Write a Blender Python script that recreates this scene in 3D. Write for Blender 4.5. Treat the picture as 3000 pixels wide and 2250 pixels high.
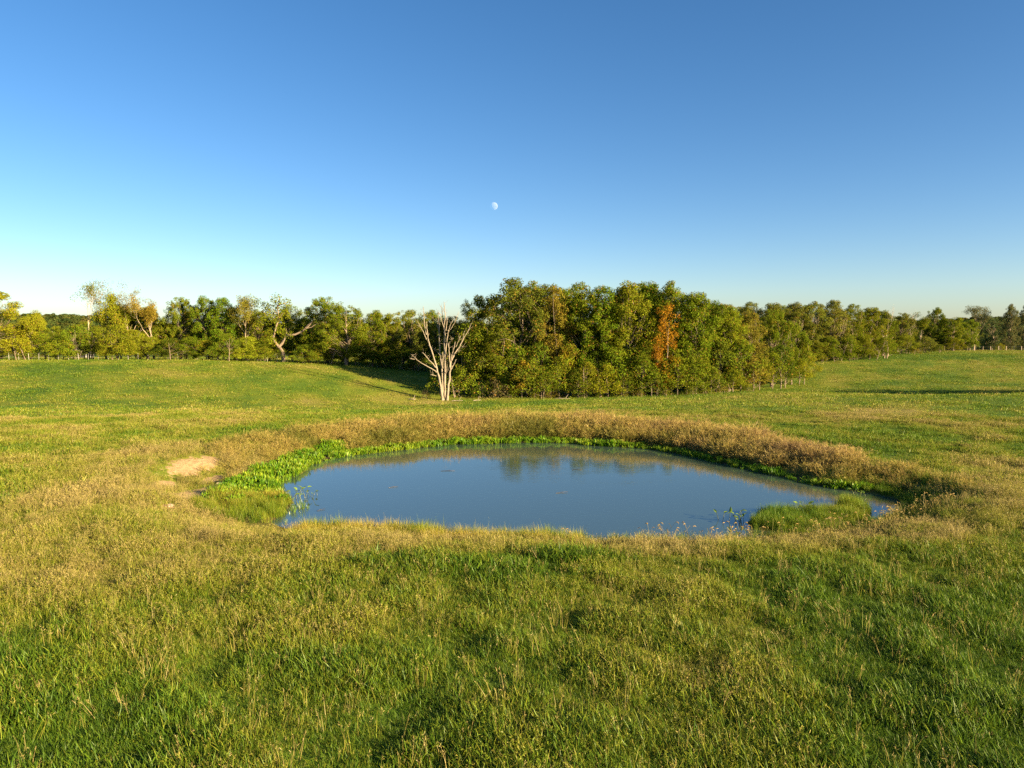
import bpy, math
import numpy as np
from mathutils import Vector

for o in list(bpy.data.objects):
    bpy.data.objects.remove(o)
SC = bpy.context.scene
COL = SC.collection
R = math.radians

# ------------------------------------------------------------------ camera, sky, sun, exposure
FPX = 2083.0                      # focal length in pixels of the 3000 px wide photograph
PITCH = math.atan((1125 - 965) / FPX)
CAMH = 7.0                        # drone height above the pond's water (water is z = 0)
cam_d = bpy.data.cameras.new('camera')
cam_d.sensor_width = 36.0
cam_d.lens = FPX / 3000 * 36
cam_d.clip_start = 0.1
cam_d.clip_end = 20000
cam = bpy.data.objects.new('camera', cam_d)
COL.objects.link(cam)
cam.location = (0, 0, CAMH)
cam.rotation_euler = (math.pi / 2 - PITCH, 0, 0)
SC.camera = cam

SUN_AZ, SUN_EL = R(122), R(15.5)    # clockwise from +Y
wd = bpy.data.worlds.new('World')
SC.world = wd
wd.use_nodes = True
wn, wl = wd.node_tree.nodes, wd.node_tree.links
wn.clear()
sky = wn.new('ShaderNodeTexSky')
sky.sky_type = 'NISHITA'
sky.sun_disc = False
sky.sun_elevation = SUN_EL
sky.sun_rotation = SUN_AZ
sky.altitude = 0
sky.air_density = 0.8
sky.dust_density = 0.6
sky.ozone_density = 2.0
hsv = wn.new('ShaderNodeHueSaturation')
hsv.inputs['Saturation'].default_value = 1.25
bg = wn.new('ShaderNodeBackground')
bg.inputs['Strength'].default_value = 0.05
wo = wn.new('ShaderNodeOutputWorld')
wb = wn.new('ShaderNodeMix')             # dims the sky, with a slight white balance
wb.data_type = 'RGBA'
wb.blend_type = 'MULTIPLY'
wb.inputs[0].default_value = 1.0
wb.inputs[7].default_value = (0.885, 0.875, 0.895, 1)
wl.new(sky.outputs[0], wb.inputs[6])
wl.new(wb.outputs[2], hsv.inputs['Color'])
wl.new(hsv.outputs[0], bg.inputs['Color'])
wl.new(bg.outputs[0], wo.inputs['Surface'])

sun_d = bpy.data.lights.new('sun', 'SUN')
sun_d.energy = 5.0
sun_d.angle = R(0.53)
sun_d.color = (1.0, 0.76, 0.43)
sun = bpy.data.objects.new('sun', sun_d)
COL.objects.link(sun)
SUN_DIR = Vector((math.sin(SUN_AZ) * math.cos(SUN_EL), math.cos(SUN_AZ) * math.cos(SUN_EL), math.sin(SUN_EL)))
sun.rotation_euler = SUN_DIR.to_track_quat('Z', 'Y').to_euler()
sun.location = (60, -60, 60)

SC.view_settings.view_transform = 'Standard'
SC.view_settings.look = 'None'
SC.view_settings.gamma = 1.0
SC.view_settings.use_curve_mapping = False
SC.view_settings.exposure = 2.1
SC.render.engine = 'CYCLES'
SC.cycles.use_denoising = False
SC.cycles.sample_clamp_direct = 6.0
SC.cycles.sample_clamp_indirect = 4.0
SC.cycles.max_bounces = 6
SC.cycles.diffuse_bounces = 3
SC.cycles.transmission_bounces = 3
SC.cycles.transparent_max_bounces = 8
SC.cycles.caustics_reflective = False
SC.cycles.caustics_refractive = False

rng = np.random.default_rng(11)

# ------------------------------------------------------------------ geometry of the view
CP, SP = math.cos(PITCH), math.sin(PITCH)

def ground_pt(u, v, z=0.0):
    """world point at height z seen at photo pixel (u, v)"""
    xr, yr = (u - 1500) / FPX, (1125 - v) / FPX
    dy, dz = CP + yr * SP, -SP + yr * CP
    t = (z - CAMH) / dz
    return xr * t, dy * t

def x_at(u, y, z=0.0):
    return (u - 1500) / FPX * (y * CP + (CAMH - z) * SP)

def z_at(v, y):
    yr = (1125 - v) / FPX
    return CAMH + y * (-SP + yr * CP) / (CP + yr * SP)

# ------------------------------------------------------------------ noise
def _hash(ix, iy, seed):
    h = (ix.astype(np.int64) * 374761393 + iy.astype(np.int64) * 668265263 + seed * 1442695041) & 0x7fffffff
    h = ((h ^ (h >> 13)) * 1274126177) & 0x7fffffff
    h = (h ^ (h >> 16)) & 0xffff
    return h / 65535.0

def vnoise(x, y, scale, seed=0):
    x, y = np.asarray(x, float) / scale, np.asarray(y, float) / scale
    ix, iy = np.floor(x), np.floor(y)
    fx, fy = x - ix, y - iy
    fx, fy = fx * fx * (3 - 2 * fx), fy * fy * (3 - 2 * fy)
    a, b = _hash(ix, iy, seed), _hash(ix + 1, iy, seed)
    c, d = _hash(ix, iy + 1, seed), _hash(ix + 1, iy + 1, seed)
    return (a * (1 - fx) + b * fx) * (1 - fy) + (c * (1 - fx) + d * fx) * fy

def fbm(x, y, scale, seed=0, octv=4):
    r, amp, tot = 0, 1.0, 0
    for i in range(octv):
        r = r + amp * vnoise(np.asarray(x) + 17.3 * i, np.asarray(y) - 9.1 * i, scale / 2 ** i, seed + i)
        tot += amp
        amp *= 0.5
    return r / tot

def sstep(a, b, x):
    t = np.clip((x - a) / (b - a), 0, 1)
    return t * t * (3 - 2 * t)

# ------------------------------------------------------------------ pond outline (traced on the water plane)
_px = [(789, 1534), (815, 1512), (842, 1484), (852, 1470), (830, 1445), (803, 1415), (848, 1399), (888, 1383), (905, 1362), (970, 1344), (1071, 1328),
       (1173, 1318), (1300, 1304), (1390, 1299), (1553, 1296), (1662, 1297), (1770, 1306), (1879, 1312), (1969, 1324), (2050, 1341),
       (2179, 1372), (2308, 1398), (2394, 1420), (2522, 1440), (2608, 1456), (2648, 1480), (2630, 1502), (2570, 1530), (2440, 1556), (2300, 1572), (2150, 1580),
       (1960, 1584), (1820, 1586), (1690, 1590), (1600, 1586), (1480, 1580), (1380, 1584), (1290, 1578), (1193, 1562), (1092, 1556), (970, 1560), (868, 1556)]
POND = np.array([ground_pt(u, v, 0.0) for u, v in _px])
# catmull-rom smoothing
def smooth_closed(P, n=4):
    out = []
    m = len(P)
    for i in range(m):
        p0, p1, p2, p3 = P[i - 1], P[i], P[(i + 1) % m], P[(i + 2) % m]
        for k in range(n):
            t = k / n
            out.append(0.5 * ((2 * p1) + (-p0 + p2) * t + (2 * p0 - 5 * p1 + 4 * p2 - p3) * t * t + (-p0 + 3 * p1 - 3 * p2 + p3) * t ** 3))
    return np.array(out)
POND = smooth_closed(POND, 3)
PC = POND.mean(0)

def poly_sd(P, x, y):
    """signed distance to polygon, positive outside"""
    x, y = np.asarray(x, float), np.asarray(y, float)
    d2 = np.full(x.shape, 1e18)
    inside = np.zeros(x.shape, bool)
    n = len(P)
    for i in range(n):
        ax, ay = P[i]
        bx, by = P[(i + 1) % n]
        ex, ey = bx - ax, by - ay
        t = np.clip(((x - ax) * ex + (y - ay) * ey) / (ex * ex + ey * ey + 1e-12), 0, 1)
        d2 = np.minimum(d2, (x - ax - t * ex) ** 2 + (y - ay - t * ey) ** 2)
        c = (ay > y) != (by > y)
        xi = ax + (y - ay) * ex / (ey if abs(ey) > 1e-12 else 1e-12)
        inside ^= c & (x < xi)
    d = np.sqrt(d2)
    return np.where(inside, -d, d)

def pond_s(x, y):
    x, y = np.asarray(x, float), np.asarray(y, float)
    s = np.hypot(x - PC[0], y - PC[1])
    near = s < 45
    out = np.maximum(s - 13, 0.0) + 0.0
    if near.any():
        out = out.copy()
        out[near] = poly_sd(POND, x[near], y[near])
    return out

PENIN = np.array([ground_pt(u, v, 0.0) for u, v in [(2196, 1532), (2230, 1512), (2290, 1502), (2372, 1506), (2437, 1488), (2490, 1474), (2525, 1480), (2545, 1502), (2520, 1530), (2440, 1558), (2300, 1560), (2215, 1550)]])
MARSH = np.array([ground_pt(u, v, 0.1) for u, v in [(555, 1490), (600, 1462), (636, 1440), (700, 1412), (738, 1392), (775, 1368), (839, 1342), (929, 1322), (1010, 1309), (1010, 1325), (905, 1362), (888, 1383), (845, 1402), (806, 1418), (832, 1446), (852, 1474), (840, 1490), (815, 1514), (789, 1530), (738, 1530), (644, 1526), (580, 1508)]])

# ------------------------------------------------------------------ terrain height
def UD(u, d, z):
    return ((u - 1500) / FPX * d, d, z)
_ctl = [(-40, -25, 1.0), (0, -25, 1.0), (40, -25, 1.0), (-25, 0, .95), (0, 0, .95), (25, 0, .95), (-12, 14, .92), (0, 14, .9), (12, 14, .92),
        (-16, 24, .9), (-21, 33, .85), (-17, 40, .8), (23, 25, .8), (21, 34, .6), (-12, 46, .65), (0, 50, .5), (13, 47, .45), (26, 45, .5),
        (60, 20, .8), (-60, 20, .8), (45, 40, .5), (-45, 40, .6)]
for u in (-350, 0, 400):
    _ctl += [UD(u, 56, .2), UD(u, 75, -1.2), UD(u, 95, .25), UD(u, 118, 1.9), UD(u, 136, 1.1), UD(u, 190, -.5)]
_ctl += [UD(900, 62, -.25), UD(900, 80, -1.8), UD(900, 96, -.9), UD(900, 118, 1.1), UD(900, 138, .6), UD(900, 190, -.5)]
_ctl += [UD(1250, 64, -.7), UD(1250, 80, -2.0), UD(1250, 95, -2.45), UD(1250, 112, -1.2), UD(1250, 132, -.3), UD(1250, 190, -.8)]
_ctl += [UD(1600, 60, -.1), UD(1600, 75, -1.25), UD(1600, 90, -2.15), UD(1600, 103, -2.75), UD(1600, 122, -2.5), UD(1600, 155, -1.2)]
_ctl += [UD(2000, 58, .1), UD(2000, 75, -.85), UD(2000, 90, -1.75), UD(2000, 103, -2.35), UD(2000, 122, -2.0), UD(2000, 155, -.3)]
_ctl += [UD(2330, 60, .3), UD(2330, 75, -.3), UD(2330, 92, -1.3), UD(2330, 115, -2.0), UD(2330, 130, -1.1), UD(2330, 155, .6), UD(2330, 190, .4)]
_ctl += [UD(2800, 55, .45), UD(2800, 68, .4), UD(2800, 74, .15), UD(2800, 84, -1.1), UD(2800, 98, -1.5), UD(2800, 130, -.2), UD(2800, 165, 1.6), UD(2800, 205, 1.3), UD(2800, 240, 0)]
_ctl += [UD(3300, 60, .6), UD(3300, 75, .5), UD(3300, 90, -.6), UD(3300, 110, -.6), UD(3300, 165, 2.0), UD(3300, 220, .5)]
_ctl += [(-150, 60, 0), (-150, -20, 0), (150, 20, .5), (150, 90, .5), (0, -100, 0), (0, 250, -1.5), (-150, 220, -1.5), (150, 250, -1)]
_C = np.array(_ctl)
def _U(r2):
    return np.where(r2 > 1e-12, 0.5 * r2 * np.log(np.maximum(r2, 1e-12)), 0)
def _fit():
    n = len(_C)
    d2 = (_C[:, None, 0] - _C[None, :, 0]) ** 2 + (_C[:, None, 1] - _C[None, :, 1]) ** 2
    A = np.zeros((n + 3, n + 3))
    A[:n, :n] = _U(d2) + np.eye(n) * 6.0
    A[:n, n] = 1
    A[:n, n + 1:] = _C[:, :2]
    A[n:, :n] = A[:n, n:].T
    return np.linalg.solve(A, np.concatenate([_C[:, 2], np.zeros(3)]))
_W = _fit()

def terrain(x, y, micro=True):
    x, y = np.atleast_1d(np.asarray(x, float)), np.atleast_1d(np.asarray(y, float))
    z = np.full(x.shape, _W[-3]) + _W[-2] * x + _W[-1] * y
    for i in range(len(_C)):
        z = z + _W[i] * _U((x - _C[i, 0]) ** 2 + (y - _C[i, 1]) ** 2)
    far = sstep(170, 290, np.hypot(x, y - 40))
    z = z * (1 - far) + (-2.0 + 1.5 * (fbm(x, y, 260, 5) - .5)) * far
    if micro:
        z = z + .26 * (fbm(x, y, 7, 21, 3) - .5) + .10 * (fbm(x, y, 1.3, 31, 2) - .5)
        # old tyre tracks down the far right slope
        for off in (0, 2.2):
            tx = 66 + off * 1.2 - (150 - y) * .02
            trk = np.exp(-((x - (x_at(2790, 150) + off + (150 - y) * -.18)) / .5) ** 2) * ((y > 108) & (y < 156))
            z = z - .14 * trk
    s = pond_s(x, y)
    th = np.arctan2(y - PC[1], x - PC[0])
    left = np.exp(-((np.abs(np.abs(th) - math.pi)) / .55) ** 2)
    a = .25 + 2.6 * left
    b = 3.6 + 2.6 * left + 1.0 * np.maximum(0, np.sin(-th))
    s2 = s + .5 * (fbm(x, y, 1.6, 71, 3) - .5) * np.clip(s, 0, 1.5)
    k = sstep(a, b, s2)
    bank = .03 + .07 * np.clip(s, 0, 2)
    z = np.where(s > 0, bank * (1 - k) + z * k, np.maximum(-1.3, .35 * s + .03))
    m = (x > 5) & (x < 20) & (y > 20) & (y < 34)
    if m.any():
        pd = poly_sd(PENIN, x[m], y[m])
        z[m] = np.maximum(z[m], .10 - .28 * np.clip(pd + .25, 0, 9))
    return z

def tz(x, y):
    return float(terrain([x], [y])[0])

# ------------------------------------------------------------------ small helpers
def tag(o, label=None, cat=None, group=None, kind=None):
    if label: o['label'] = label
    if cat: o['category'] = cat
    if group: o['group'] = group
    if kind: o['kind'] = kind
    return o

def link(name, me, mat=None, parent=None):
    o = bpy.data.objects.new(name, me)
    COL.objects.link(o)
    if mat is not None and len(me.materials) == 0:
        me.materials.append(mat)
    if parent is not None:
        o.parent = parent
    return o

def mesh(name, V, F, attrs=None, smooth=False):
    """V (n,3), F list of arrays (m,k); attrs {name: per-vertex floats}"""
    V = np.asarray(V, np.float32)
    Fs = [np.asarray(f, np.int32) for f in (F if isinstance(F, list) else [F]) if len(f)]
    me = bpy.data.meshes.new(name)
    me.vertices.add(len(V))
    me.vertices.foreach_set('co', V.ravel())
    loops = np.concatenate([f.ravel() for f in Fs])
    sizes = np.concatenate([np.full(len(f), f.shape[1], np.int32) for f in Fs])
    me.loops.add(len(loops))
    me.loops.foreach_set('vertex_index', loops)
    me.polygons.add(len(sizes))
    me.polygons.foreach_set('loop_start', np.concatenate([[0], np.cumsum(sizes)[:-1]]).astype(np.int32))
    me.polygons.foreach_set('use_smooth', np.full(len(sizes), smooth))
    for k, a in (attrs or {}).items():
        at = me.attributes.new(k, 'FLOAT', 'POINT')
        at.data.foreach_set('value', np.asarray(a, np.float32))
    me.update(calc_edges=True)
    return me

def empty(name, x, y, z, rz=0.0, scale=None):
    o = bpy.data.objects.new(name, None)
    COL.objects.link(o)
    o.location = (x, y, z)
    o.rotation_euler = (0, 0, rz)
    if scale is not None:
        o.scale = scale
    o.empty_display_size = .3
    return o

class MB:
    def __init__(self):
        self.V, self.F4, self.F3, self.A, self.n = [], [], [], {}, 0
    def add(self, V, F4=None, F3=None, **attrs):
        V = np.asarray(V, float).reshape(-1, 3)
        self.V.append(V)
        if F4 is not None: self.F4.append(np.asarray(F4).reshape(-1, 4) + self.n)
        if F3 is not None: self.F3.append(np.asarray(F3).reshape(-1, 3) + self.n)
        for k, a in attrs.items():
            self.A.setdefault(k, []).append(np.broadcast_to(np.asarray(a, float), (len(V),)))
        self.n += len(V)
    def tube(self, pts, rad, sides=6, cap=True, **attrs):
        pts = np.asarray(pts, float)
        rad = np.broadcast_to(np.asarray(rad, float), (len(pts),))
        rings = []
        ref = np.array([.31, .17, .93])
        for i in range(len(pts)):
            d = pts[min(i + 1, len(pts) - 1)] - pts[max(i - 1, 0)]
            d = d / (np.linalg.norm(d) + 1e-9)
            r_ = ref if abs(d @ ref) < .9 else np.array([1., 0, 0])
            a = np.cross(d, r_); a /= np.linalg.norm(a)
            b = np.cross(d, a)
            t = np.arange(sides) * 2 * math.pi / sides
            rings.append(pts[i] + rad[i] * (np.cos(t)[:, None] * a + np.sin(t)[:, None] * b))
        V = np.concatenate(rings)
        F = [[i * sides + j, i * sides + (j + 1) % sides, (i + 1) * sides + (j + 1) % sides, (i + 1) * sides + j]
             for i in range(len(pts) - 1) for j in range(sides)]
        F3 = None
        if cap:
            V = np.concatenate([V, pts[-1:]])
            k = (len(pts) - 1) * sides
            F3 = [[k + j, k + (j + 1) % sides, len(V) - 1] for j in range(sides)]
        self.add(V, F, F3, **attrs)
    def box(self, lo, hi, **attrs):
        (a, b, c), (d, e, f) = lo, hi
        V = [(a, b, c), (d, b, c), (d, e, c), (a, e, c), (a, b, f), (d, b, f), (d, e, f), (a, e, f)]
        self.add(V, [(0, 3, 2, 1), (4, 5, 6, 7), (0, 1, 5, 4), (1, 2, 6, 5), (2, 3, 7, 6), (3, 0, 4, 7)], **attrs)
    def mesh(self, name, smooth=False):
        F = []
        if self.F4: F.append(np.concatenate(self.F4))
        if self.F3: F.append(np.concatenate(self.F3))
        return mesh(name, np.concatenate(self.V), F, {k: np.concatenate(a) for k, a in self.A.items()}, smooth)

# ------------------------------------------------------------------ materials
def new_mat(name):
    m = bpy.data.materials.new(name)
    m.use_nodes = True
    m.node_tree.nodes.clear()
    return m, m.node_tree.nodes, m.node_tree.links

def math_node(n, l, op, a, b=None, clamp=False):
    q = n.new('ShaderNodeMath'); q.operation = op; q.use_clamp = clamp
    for i, s in enumerate((a, b)):
        if s is None: continue
        if isinstance(s, (int, float)): q.inputs[i].default_value = s
        else: l.new(s, q.inputs[i])
    return q.outputs[0]

def attr_node(n, name, typ='GEOMETRY'):
    a = n.new('ShaderNodeAttribute'); a.attribute_name = name; a.attribute_type = typ
    return a.outputs['Fac']

def ramp(n, l, fac, stops):
    r = n.new('ShaderNodeValToRGB')
    e = r.color_ramp.elements
    e[0].position, e[0].color = stops[0][0], (*stops[0][1], 1)
    e[1].position, e[1].color = stops[-1][0], (*stops[-1][1], 1)
    for p, c in stops[1:-1]:
        k = e.new(p); k.color = (*c, 1)
    l.new(fac, r.inputs[0])
    return r.outputs[0]

def mixc(n, l, fac, a, b, mode='MIX'):
    m = n.new('ShaderNodeMix'); m.data_type = 'RGBA'; m.blend_type = mode
    for s, i in ((fac, 0), (a, 6), (b, 7)):
        if isinstance(s, (int, float)): m.inputs[i].default_value = s
        elif isinstance(s, tuple): m.inputs[i].default_value = (*s, 1)
        else: l.new(s, m.inputs[i])
    return m.outputs[2]

def leafy_shader(n, l, col, trans=.3, gloss=.0, rough=.5, tboost=1.0):
    d = n.new('ShaderNodeBsdfDiffuse'); l.new(col, d.inputs['Color'])
    t = n.new('ShaderNodeBsdfTranslucent'); l.new(col, t.inputs['Color'])
    mx = n.new('ShaderNodeMixShader'); mx.inputs[0].default_value = trans
    l.new(d.outputs[0], mx.inputs[1]); l.new(t.outputs[0], mx.inputs[2])
    out = mx.outputs[0]
    if gloss:
        g = n.new('ShaderNodeBsdfGlossy'); g.inputs['Roughness'].default_value = rough
        g.inputs['Color'].default_value = (1, 1, 1, 1)
        m2 = n.new('ShaderNodeMixShader'); m2.inputs[0].default_value = gloss
        l.new(out, m2.inputs[1]); l.new(g.outputs[0], m2.inputs[2])
        out = m2.outputs[0]
    o = n.new('ShaderNodeOutputMaterial'); l.new(out, o.inputs['Surface'])

def grass_mat(name, stops, trans=.3, spread=.55, gloss=.012):
    """blade colour from the instance's dryness plus a per-blade random value"""
    m, n, l = new_mat(name)
    t = attr_node(n, 'tint', 'INSTANCER')
    b = attr_node(n, 'blade')
    x = math_node(n, l, 'MULTIPLY', math_node(n, l, 'SUBTRACT', b, .5), spread)
    x = math_node(n, l, 'ADD', x, math_node(n, l, 'MULTIPLY', attr_node(n, 'along'), .22))
    x = math_node(n, l, 'SUBTRACT', x, .06)
    f = math_node(n, l, 'ADD', t, x, True)
    c = ramp(n, l, f, stops)
    v = attr_node(n, 'vary', 'INSTANCER')
    hv = n.new('ShaderNodeHueSaturation')
    l.new(c, hv.inputs['Color'])
    l.new(math_node(n, l, 'ADD', math_node(n, l, 'MULTIPLY', v, .5), .75), hv.inputs['Value'])
    leafy_shader(n, l, hv.outputs[0], trans, gloss, .45)
    return m

M = {}
M['grass'] = grass_mat('pasture_grass', [(0, (.062, .130, .011)), (.3, (.115, .182, .013)), (.55, (.195, .218, .018)), (.78, (.255, .235, .045)), (1, (.31, .25, .090))])
M['weed'] = grass_mat('dry_bank_weed', [(0, (.12, .13, .022)), (.3, (.25, .215, .045)), (.6, (.38, .285, .085)), (.8, (.31, .22, .088)), (1, (.20, .135, .065))], .3, .5)
M['water_plant'] = grass_mat('water_plant', [(0, (.06, .17, .008)), (.5, (.15, .28, .012)), (1, (.26, .32, .022))], .35, .9, .015)
M['sedge'] = grass_mat('sedge', [(0, (.06, .15, .010)), (.5, (.18, .235, .016)), (1, (.36, .28, .045))], .35, .6)
M['foxtail'] = grass_mat('foxtail', [(0, (.20, .19, .05)), (1, (.42, .29, .11))], .35, .5)

def leaf_mat(name='tree_leaf', trans=.35):
    m, n, l = new_mat(name)
    oi = n.new('ShaderNodeObjectInfo')
    b = attr_node(n, 'leaf')
    w = attr_node(n, 'clump')
    hv = n.new('ShaderNodeHueSaturation')
    l.new(oi.outputs['Color'], hv.inputs['Color'])
    l.new(math_node(n, l, 'ADD', math_node(n, l, 'MULTIPLY', b, .7), .7), hv.inputs['Value'])
    l.new(math_node(n, l, 'ADD', math_node(n, l, 'MULTIPLY', w, -.022), .511), hv.inputs['Hue'])
    # a few leaves already turned
    turned = math_node(n, l, 'GREATER_THAN', math_node(n, l, 'ADD', b, math_node(n, l, 'MULTIPLY', w, .10)), .985)
    c = mixc(n, l, turned, hv.outputs[0], (.26, .15, .03))
    leafy_shader(n, l, c, trans)
    return m
M['leaf'] = leaf_mat()

def bark_mat(name, c1, c2, scale=3.0, stretch=8.0, bump=.5):
    m, n, l = new_mat(name)
    tc = n.new('ShaderNodeTexCoord')
    mp = n.new('ShaderNodeMapping'); mp.inputs['Scale'].default_value = (stretch, stretch, 1)
    l.new(tc.outputs['Object'], mp.inputs[0])
    ns = n.new('ShaderNodeTexNoise'); ns.inputs['Scale'].default_value = scale; ns.inputs['Detail'].default_value = 5
    l.new(mp.outputs[0], ns.inputs['Vector'])
    c = ramp(n, l, ns.outputs['Fac'], [(.32, c1), (.68, c2)])
    p = n.new('ShaderNodeBsdfPrincipled'); p.inputs['Roughness'].default_value = .85
    l.new(c, p.inputs['Base Color'])
    bp = n.new('ShaderNodeBump'); bp.inputs['Strength'].default_value = bump; bp.inputs['Distance'].default_value = .05
    l.new(ns.outputs['Fac'], bp.inputs['Height']); l.new(bp.outputs[0], p.inputs['Normal'])
    o = n.new('ShaderNodeOutputMaterial'); l.new(p.outputs[0], o.inputs[0])
    return m
M['bark'] = bark_mat('grey_bark', (.10, .075, .05), (.26, .20, .14))
M['pale_bark'] = bark_mat('pale_bark', (.22, .17, .11), (.46, .37, .25))
M['dead_wood'] = bark_mat('weathered_dead_wood', (.11, .092, .07), (.34, .285, .21), 3.5, 7, 1.0)
M['plain_wood'] = bark_mat('post_wood', (.14, .11, .08), (.30, .24, .17))

def plain(name, col, rough=.6, metal=0.0, noise=.25, scale=6):
    m, n, l = new_mat(name)
    ns = n.new('ShaderNodeTexNoise'); ns.inputs['Scale'].default_value = scale; ns.inputs['Detail'].default_value = 5
    tc = n.new('ShaderNodeTexCoord'); l.new(tc.outputs['Object'], ns.inputs['Vector'])
    c = ramp(n, l, ns.outputs['Fac'], [(.3, tuple(x * (1 - noise) for x in col)), (.7, tuple(min(1, x * (1 + noise)) for x in col))])
    p = n.new('ShaderNodeBsdfPrincipled'); p.inputs['Roughness'].default_value = rough; p.inputs['Metallic'].default_value = metal
    l.new(c, p.inputs['Base Color'])
    o = n.new('ShaderNodeOutputMaterial'); l.new(p.outputs[0], o.inputs[0])
    return m
M['stone'] = plain('pale_stone', (.28, .22, .15), .95)
M['white_wall'] = plain('white_wall', (.19, .19, .185), .7, 0, .08)
M['shed_roof'] = plain('grey_sheet_roof', (.30, .31, .32), .5, .3, .15)
M['wet_wood'] = plain('wet_wood', (.03, .024, .016), .5)
M['dark_door'] = plain('dark_door', (.05, .05, .05), .6)
M['steel_post'] = plain('steel_post', (.33, .32, .28), .7, .2)
M['wire'] = plain('wire', (.22, .21, .20), .5, .6)

# ground
def ground_mat():
    m, n, l = new_mat('pasture_ground')
    geo = n.new('ShaderNodeNewGeometry')
    dry, dirt, shade = attr_node(n, 'dry'), attr_node(n, 'dirt'), attr_node(n, 'mud_shade')
    def noise(scale, det=6, vec=None):
        q = n.new('ShaderNodeTexNoise'); q.inputs['Scale'].default_value = scale; q.inputs['Detail'].default_value = det
        q.inputs['Roughness'].default_value = .65
        l.new(vec or geo.outputs['Position'], q.inputs['Vector'])
        return q.outputs['Fac']
    nf, nm = noise(9.0), noise(1.4)
    f = math_node(n, l, 'ADD', dry, math_node(n, l, 'MULTIPLY', math_node(n, l, 'SUBTRACT', nf, .5), .7))
    f = math_node(n, l, 'ADD', f, math_node(n, l, 'MULTIPLY', math_node(n, l, 'SUBTRACT', nm, .5), .5), True)
    c = ramp(n, l, f, [(0, (.045, .095, .010)), (.3, (.085, .140, .012)), (.55, (.160, .180, .018)), (.8, (.22, .20, .042)), (1, (.27, .215, .075))])
    dm = math_node(n, l, 'ADD', dirt, math_node(n, l, 'MULTIPLY', math_node(n, l, 'SUBTRACT', noise(2.6, 9), .5), 1.7))
    dmr = n.new('ShaderNodeMapRange'); dmr.interpolation_type = 'SMOOTHSTEP'
    dmr.inputs[1].default_value, dmr.inputs[2].default_value = .36, .60
    l.new(dm, dmr.inputs[0])
    dc = ramp(n, l, noise(5.0), [(.3, (.27, .185, .09)), (.7, (.41, .29, .155))])
    c = mixc(n, l, dmr.outputs[0], c, dc)
    c = mixc(n, l, shade, c, (.055, .040, .022))  # wet mud and the painted rim shade share this dark tone
    p = n.new('ShaderNodeBsdfPrincipled'); p.inputs['Roughness'].default_value = .95
    p.inputs['Specular IOR Level'].default_value = .1
    l.new(c, p.inputs['Base Color'])
    bp = n.new('ShaderNodeBump'); bp.inputs['Strength'].default_value = .7; bp.inputs['Distance'].default_value = .12
    l.new(noise(5.0, 8), bp.inputs['Height']); l.new(bp.outputs[0], p.inputs['Normal'])
    o = n.new('ShaderNodeOutputMaterial'); l.new(p.outputs[0], o.inputs[0])
    return m
M['ground'] = ground_mat()

def water_mat():
    m, n, l = new_mat('pond_water')
    geo = n.new('ShaderNodeNewGeometry')
    mp = n.new('ShaderNodeMapping'); mp.inputs['Scale'].default_value = (.55, 1.5, 1)
    l.new(geo.outputs['Position'], mp.inputs[0])
    a = n.new('ShaderNodeTexNoise'); a.inputs['Scale'].default_value = 5.0; a.inputs['Detail'].default_value = 3
    l.new(mp.outputs[0], a.inputs['Vector'])
    patch = n.new('ShaderNodeTexNoise'); patch.inputs['Scale'].default_value = .35; patch.inputs['Detail'].default_value = 2
    l.new(mp.outputs[0], patch.inputs['Vector'])
    mr = n.new('ShaderNodeMapRange'); mr.inputs[1].default_value, mr.inputs[2].default_value = .35, .7
    mr.inputs[3].default_value, mr.inputs[4].default_value = .25, 1.0
    l.new(patch.outputs['Fac'], mr.inputs[0])
    bp = n.new('ShaderNodeBump'); bp.inputs['Distance'].default_value = .012
    l.new(math_node(n, l, 'MULTIPLY', mr.outputs[0], .30), bp.inputs['Strength'])
    l.new(a.outputs['Fac'], bp.inputs['Height'])
    p = n.new('ShaderNodeBsdfPrincipled')
    p.inputs['Base Color'].default_value = (.042, .068, .054, 1)
    p.inputs['Roughness'].default_value = .02
    p.inputs['IOR'].default_value = 2.1
    l.new(bp.outputs[0], p.inputs['Normal'])
    o = n.new('ShaderNodeOutputMaterial'); l.new(p.outputs[0], o.inputs[0])
    return m
M['water'] = water_mat()

# ------------------------------------------------------------------ dryness, dirt, mud fields (ground colours, with shade painted in below the near rim)
def _g(u, v, z, su, sv):
    """patch of ground seen at (u, v): centre and half sizes in metres"""
    x0, y0 = ground_pt(u, v, z)
    x1, _ = ground_pt(u + su, v, z)
    _, y1 = ground_pt(u, v - sv, z)
    return x0, y0, abs(x1 - x0), abs(y1 - y0)
DIRT = [_g(545, 1360, .7, 58, 19), _g(600, 1345, .75, 44, 11), _g(620, 1378, .6, 32, 14), _g(492, 1402, .65, 34, 11), _g(592, 1438, .35, 72, 30),
        _g(642, 1417, .3, 26, 16), _g(556, 1459, .3, 34, 12), _g(495, 1486, .5, 24, 8), _g(820, 1288, .5, 26, 9), _g(2705, 1428, .3, 30, 7)]
LUSH_SHADE = [_g(1480, 1680, .9, 190, 26), _g(1700, 1640, .9, 200, 14), _g(1130, 1655, .9, 120, 12)]  # lush grass patches that also carry the near rim's painted shade
MUD_SHADE = [_g(668, 1464, .1, 20, 8), _g(700, 1418, .1, 16, 8), _g(2740, 1438, .2, 90, 14), _g(2820, 1450, .3, 40, 16), _g(1430, 1625, .5, 170, 13), _g(1800, 1628, .5, 150, 12), _g(1500, 1690, .8, 150, 16)]  # near-rim entries paint a shaded strip into the ground colour

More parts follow.
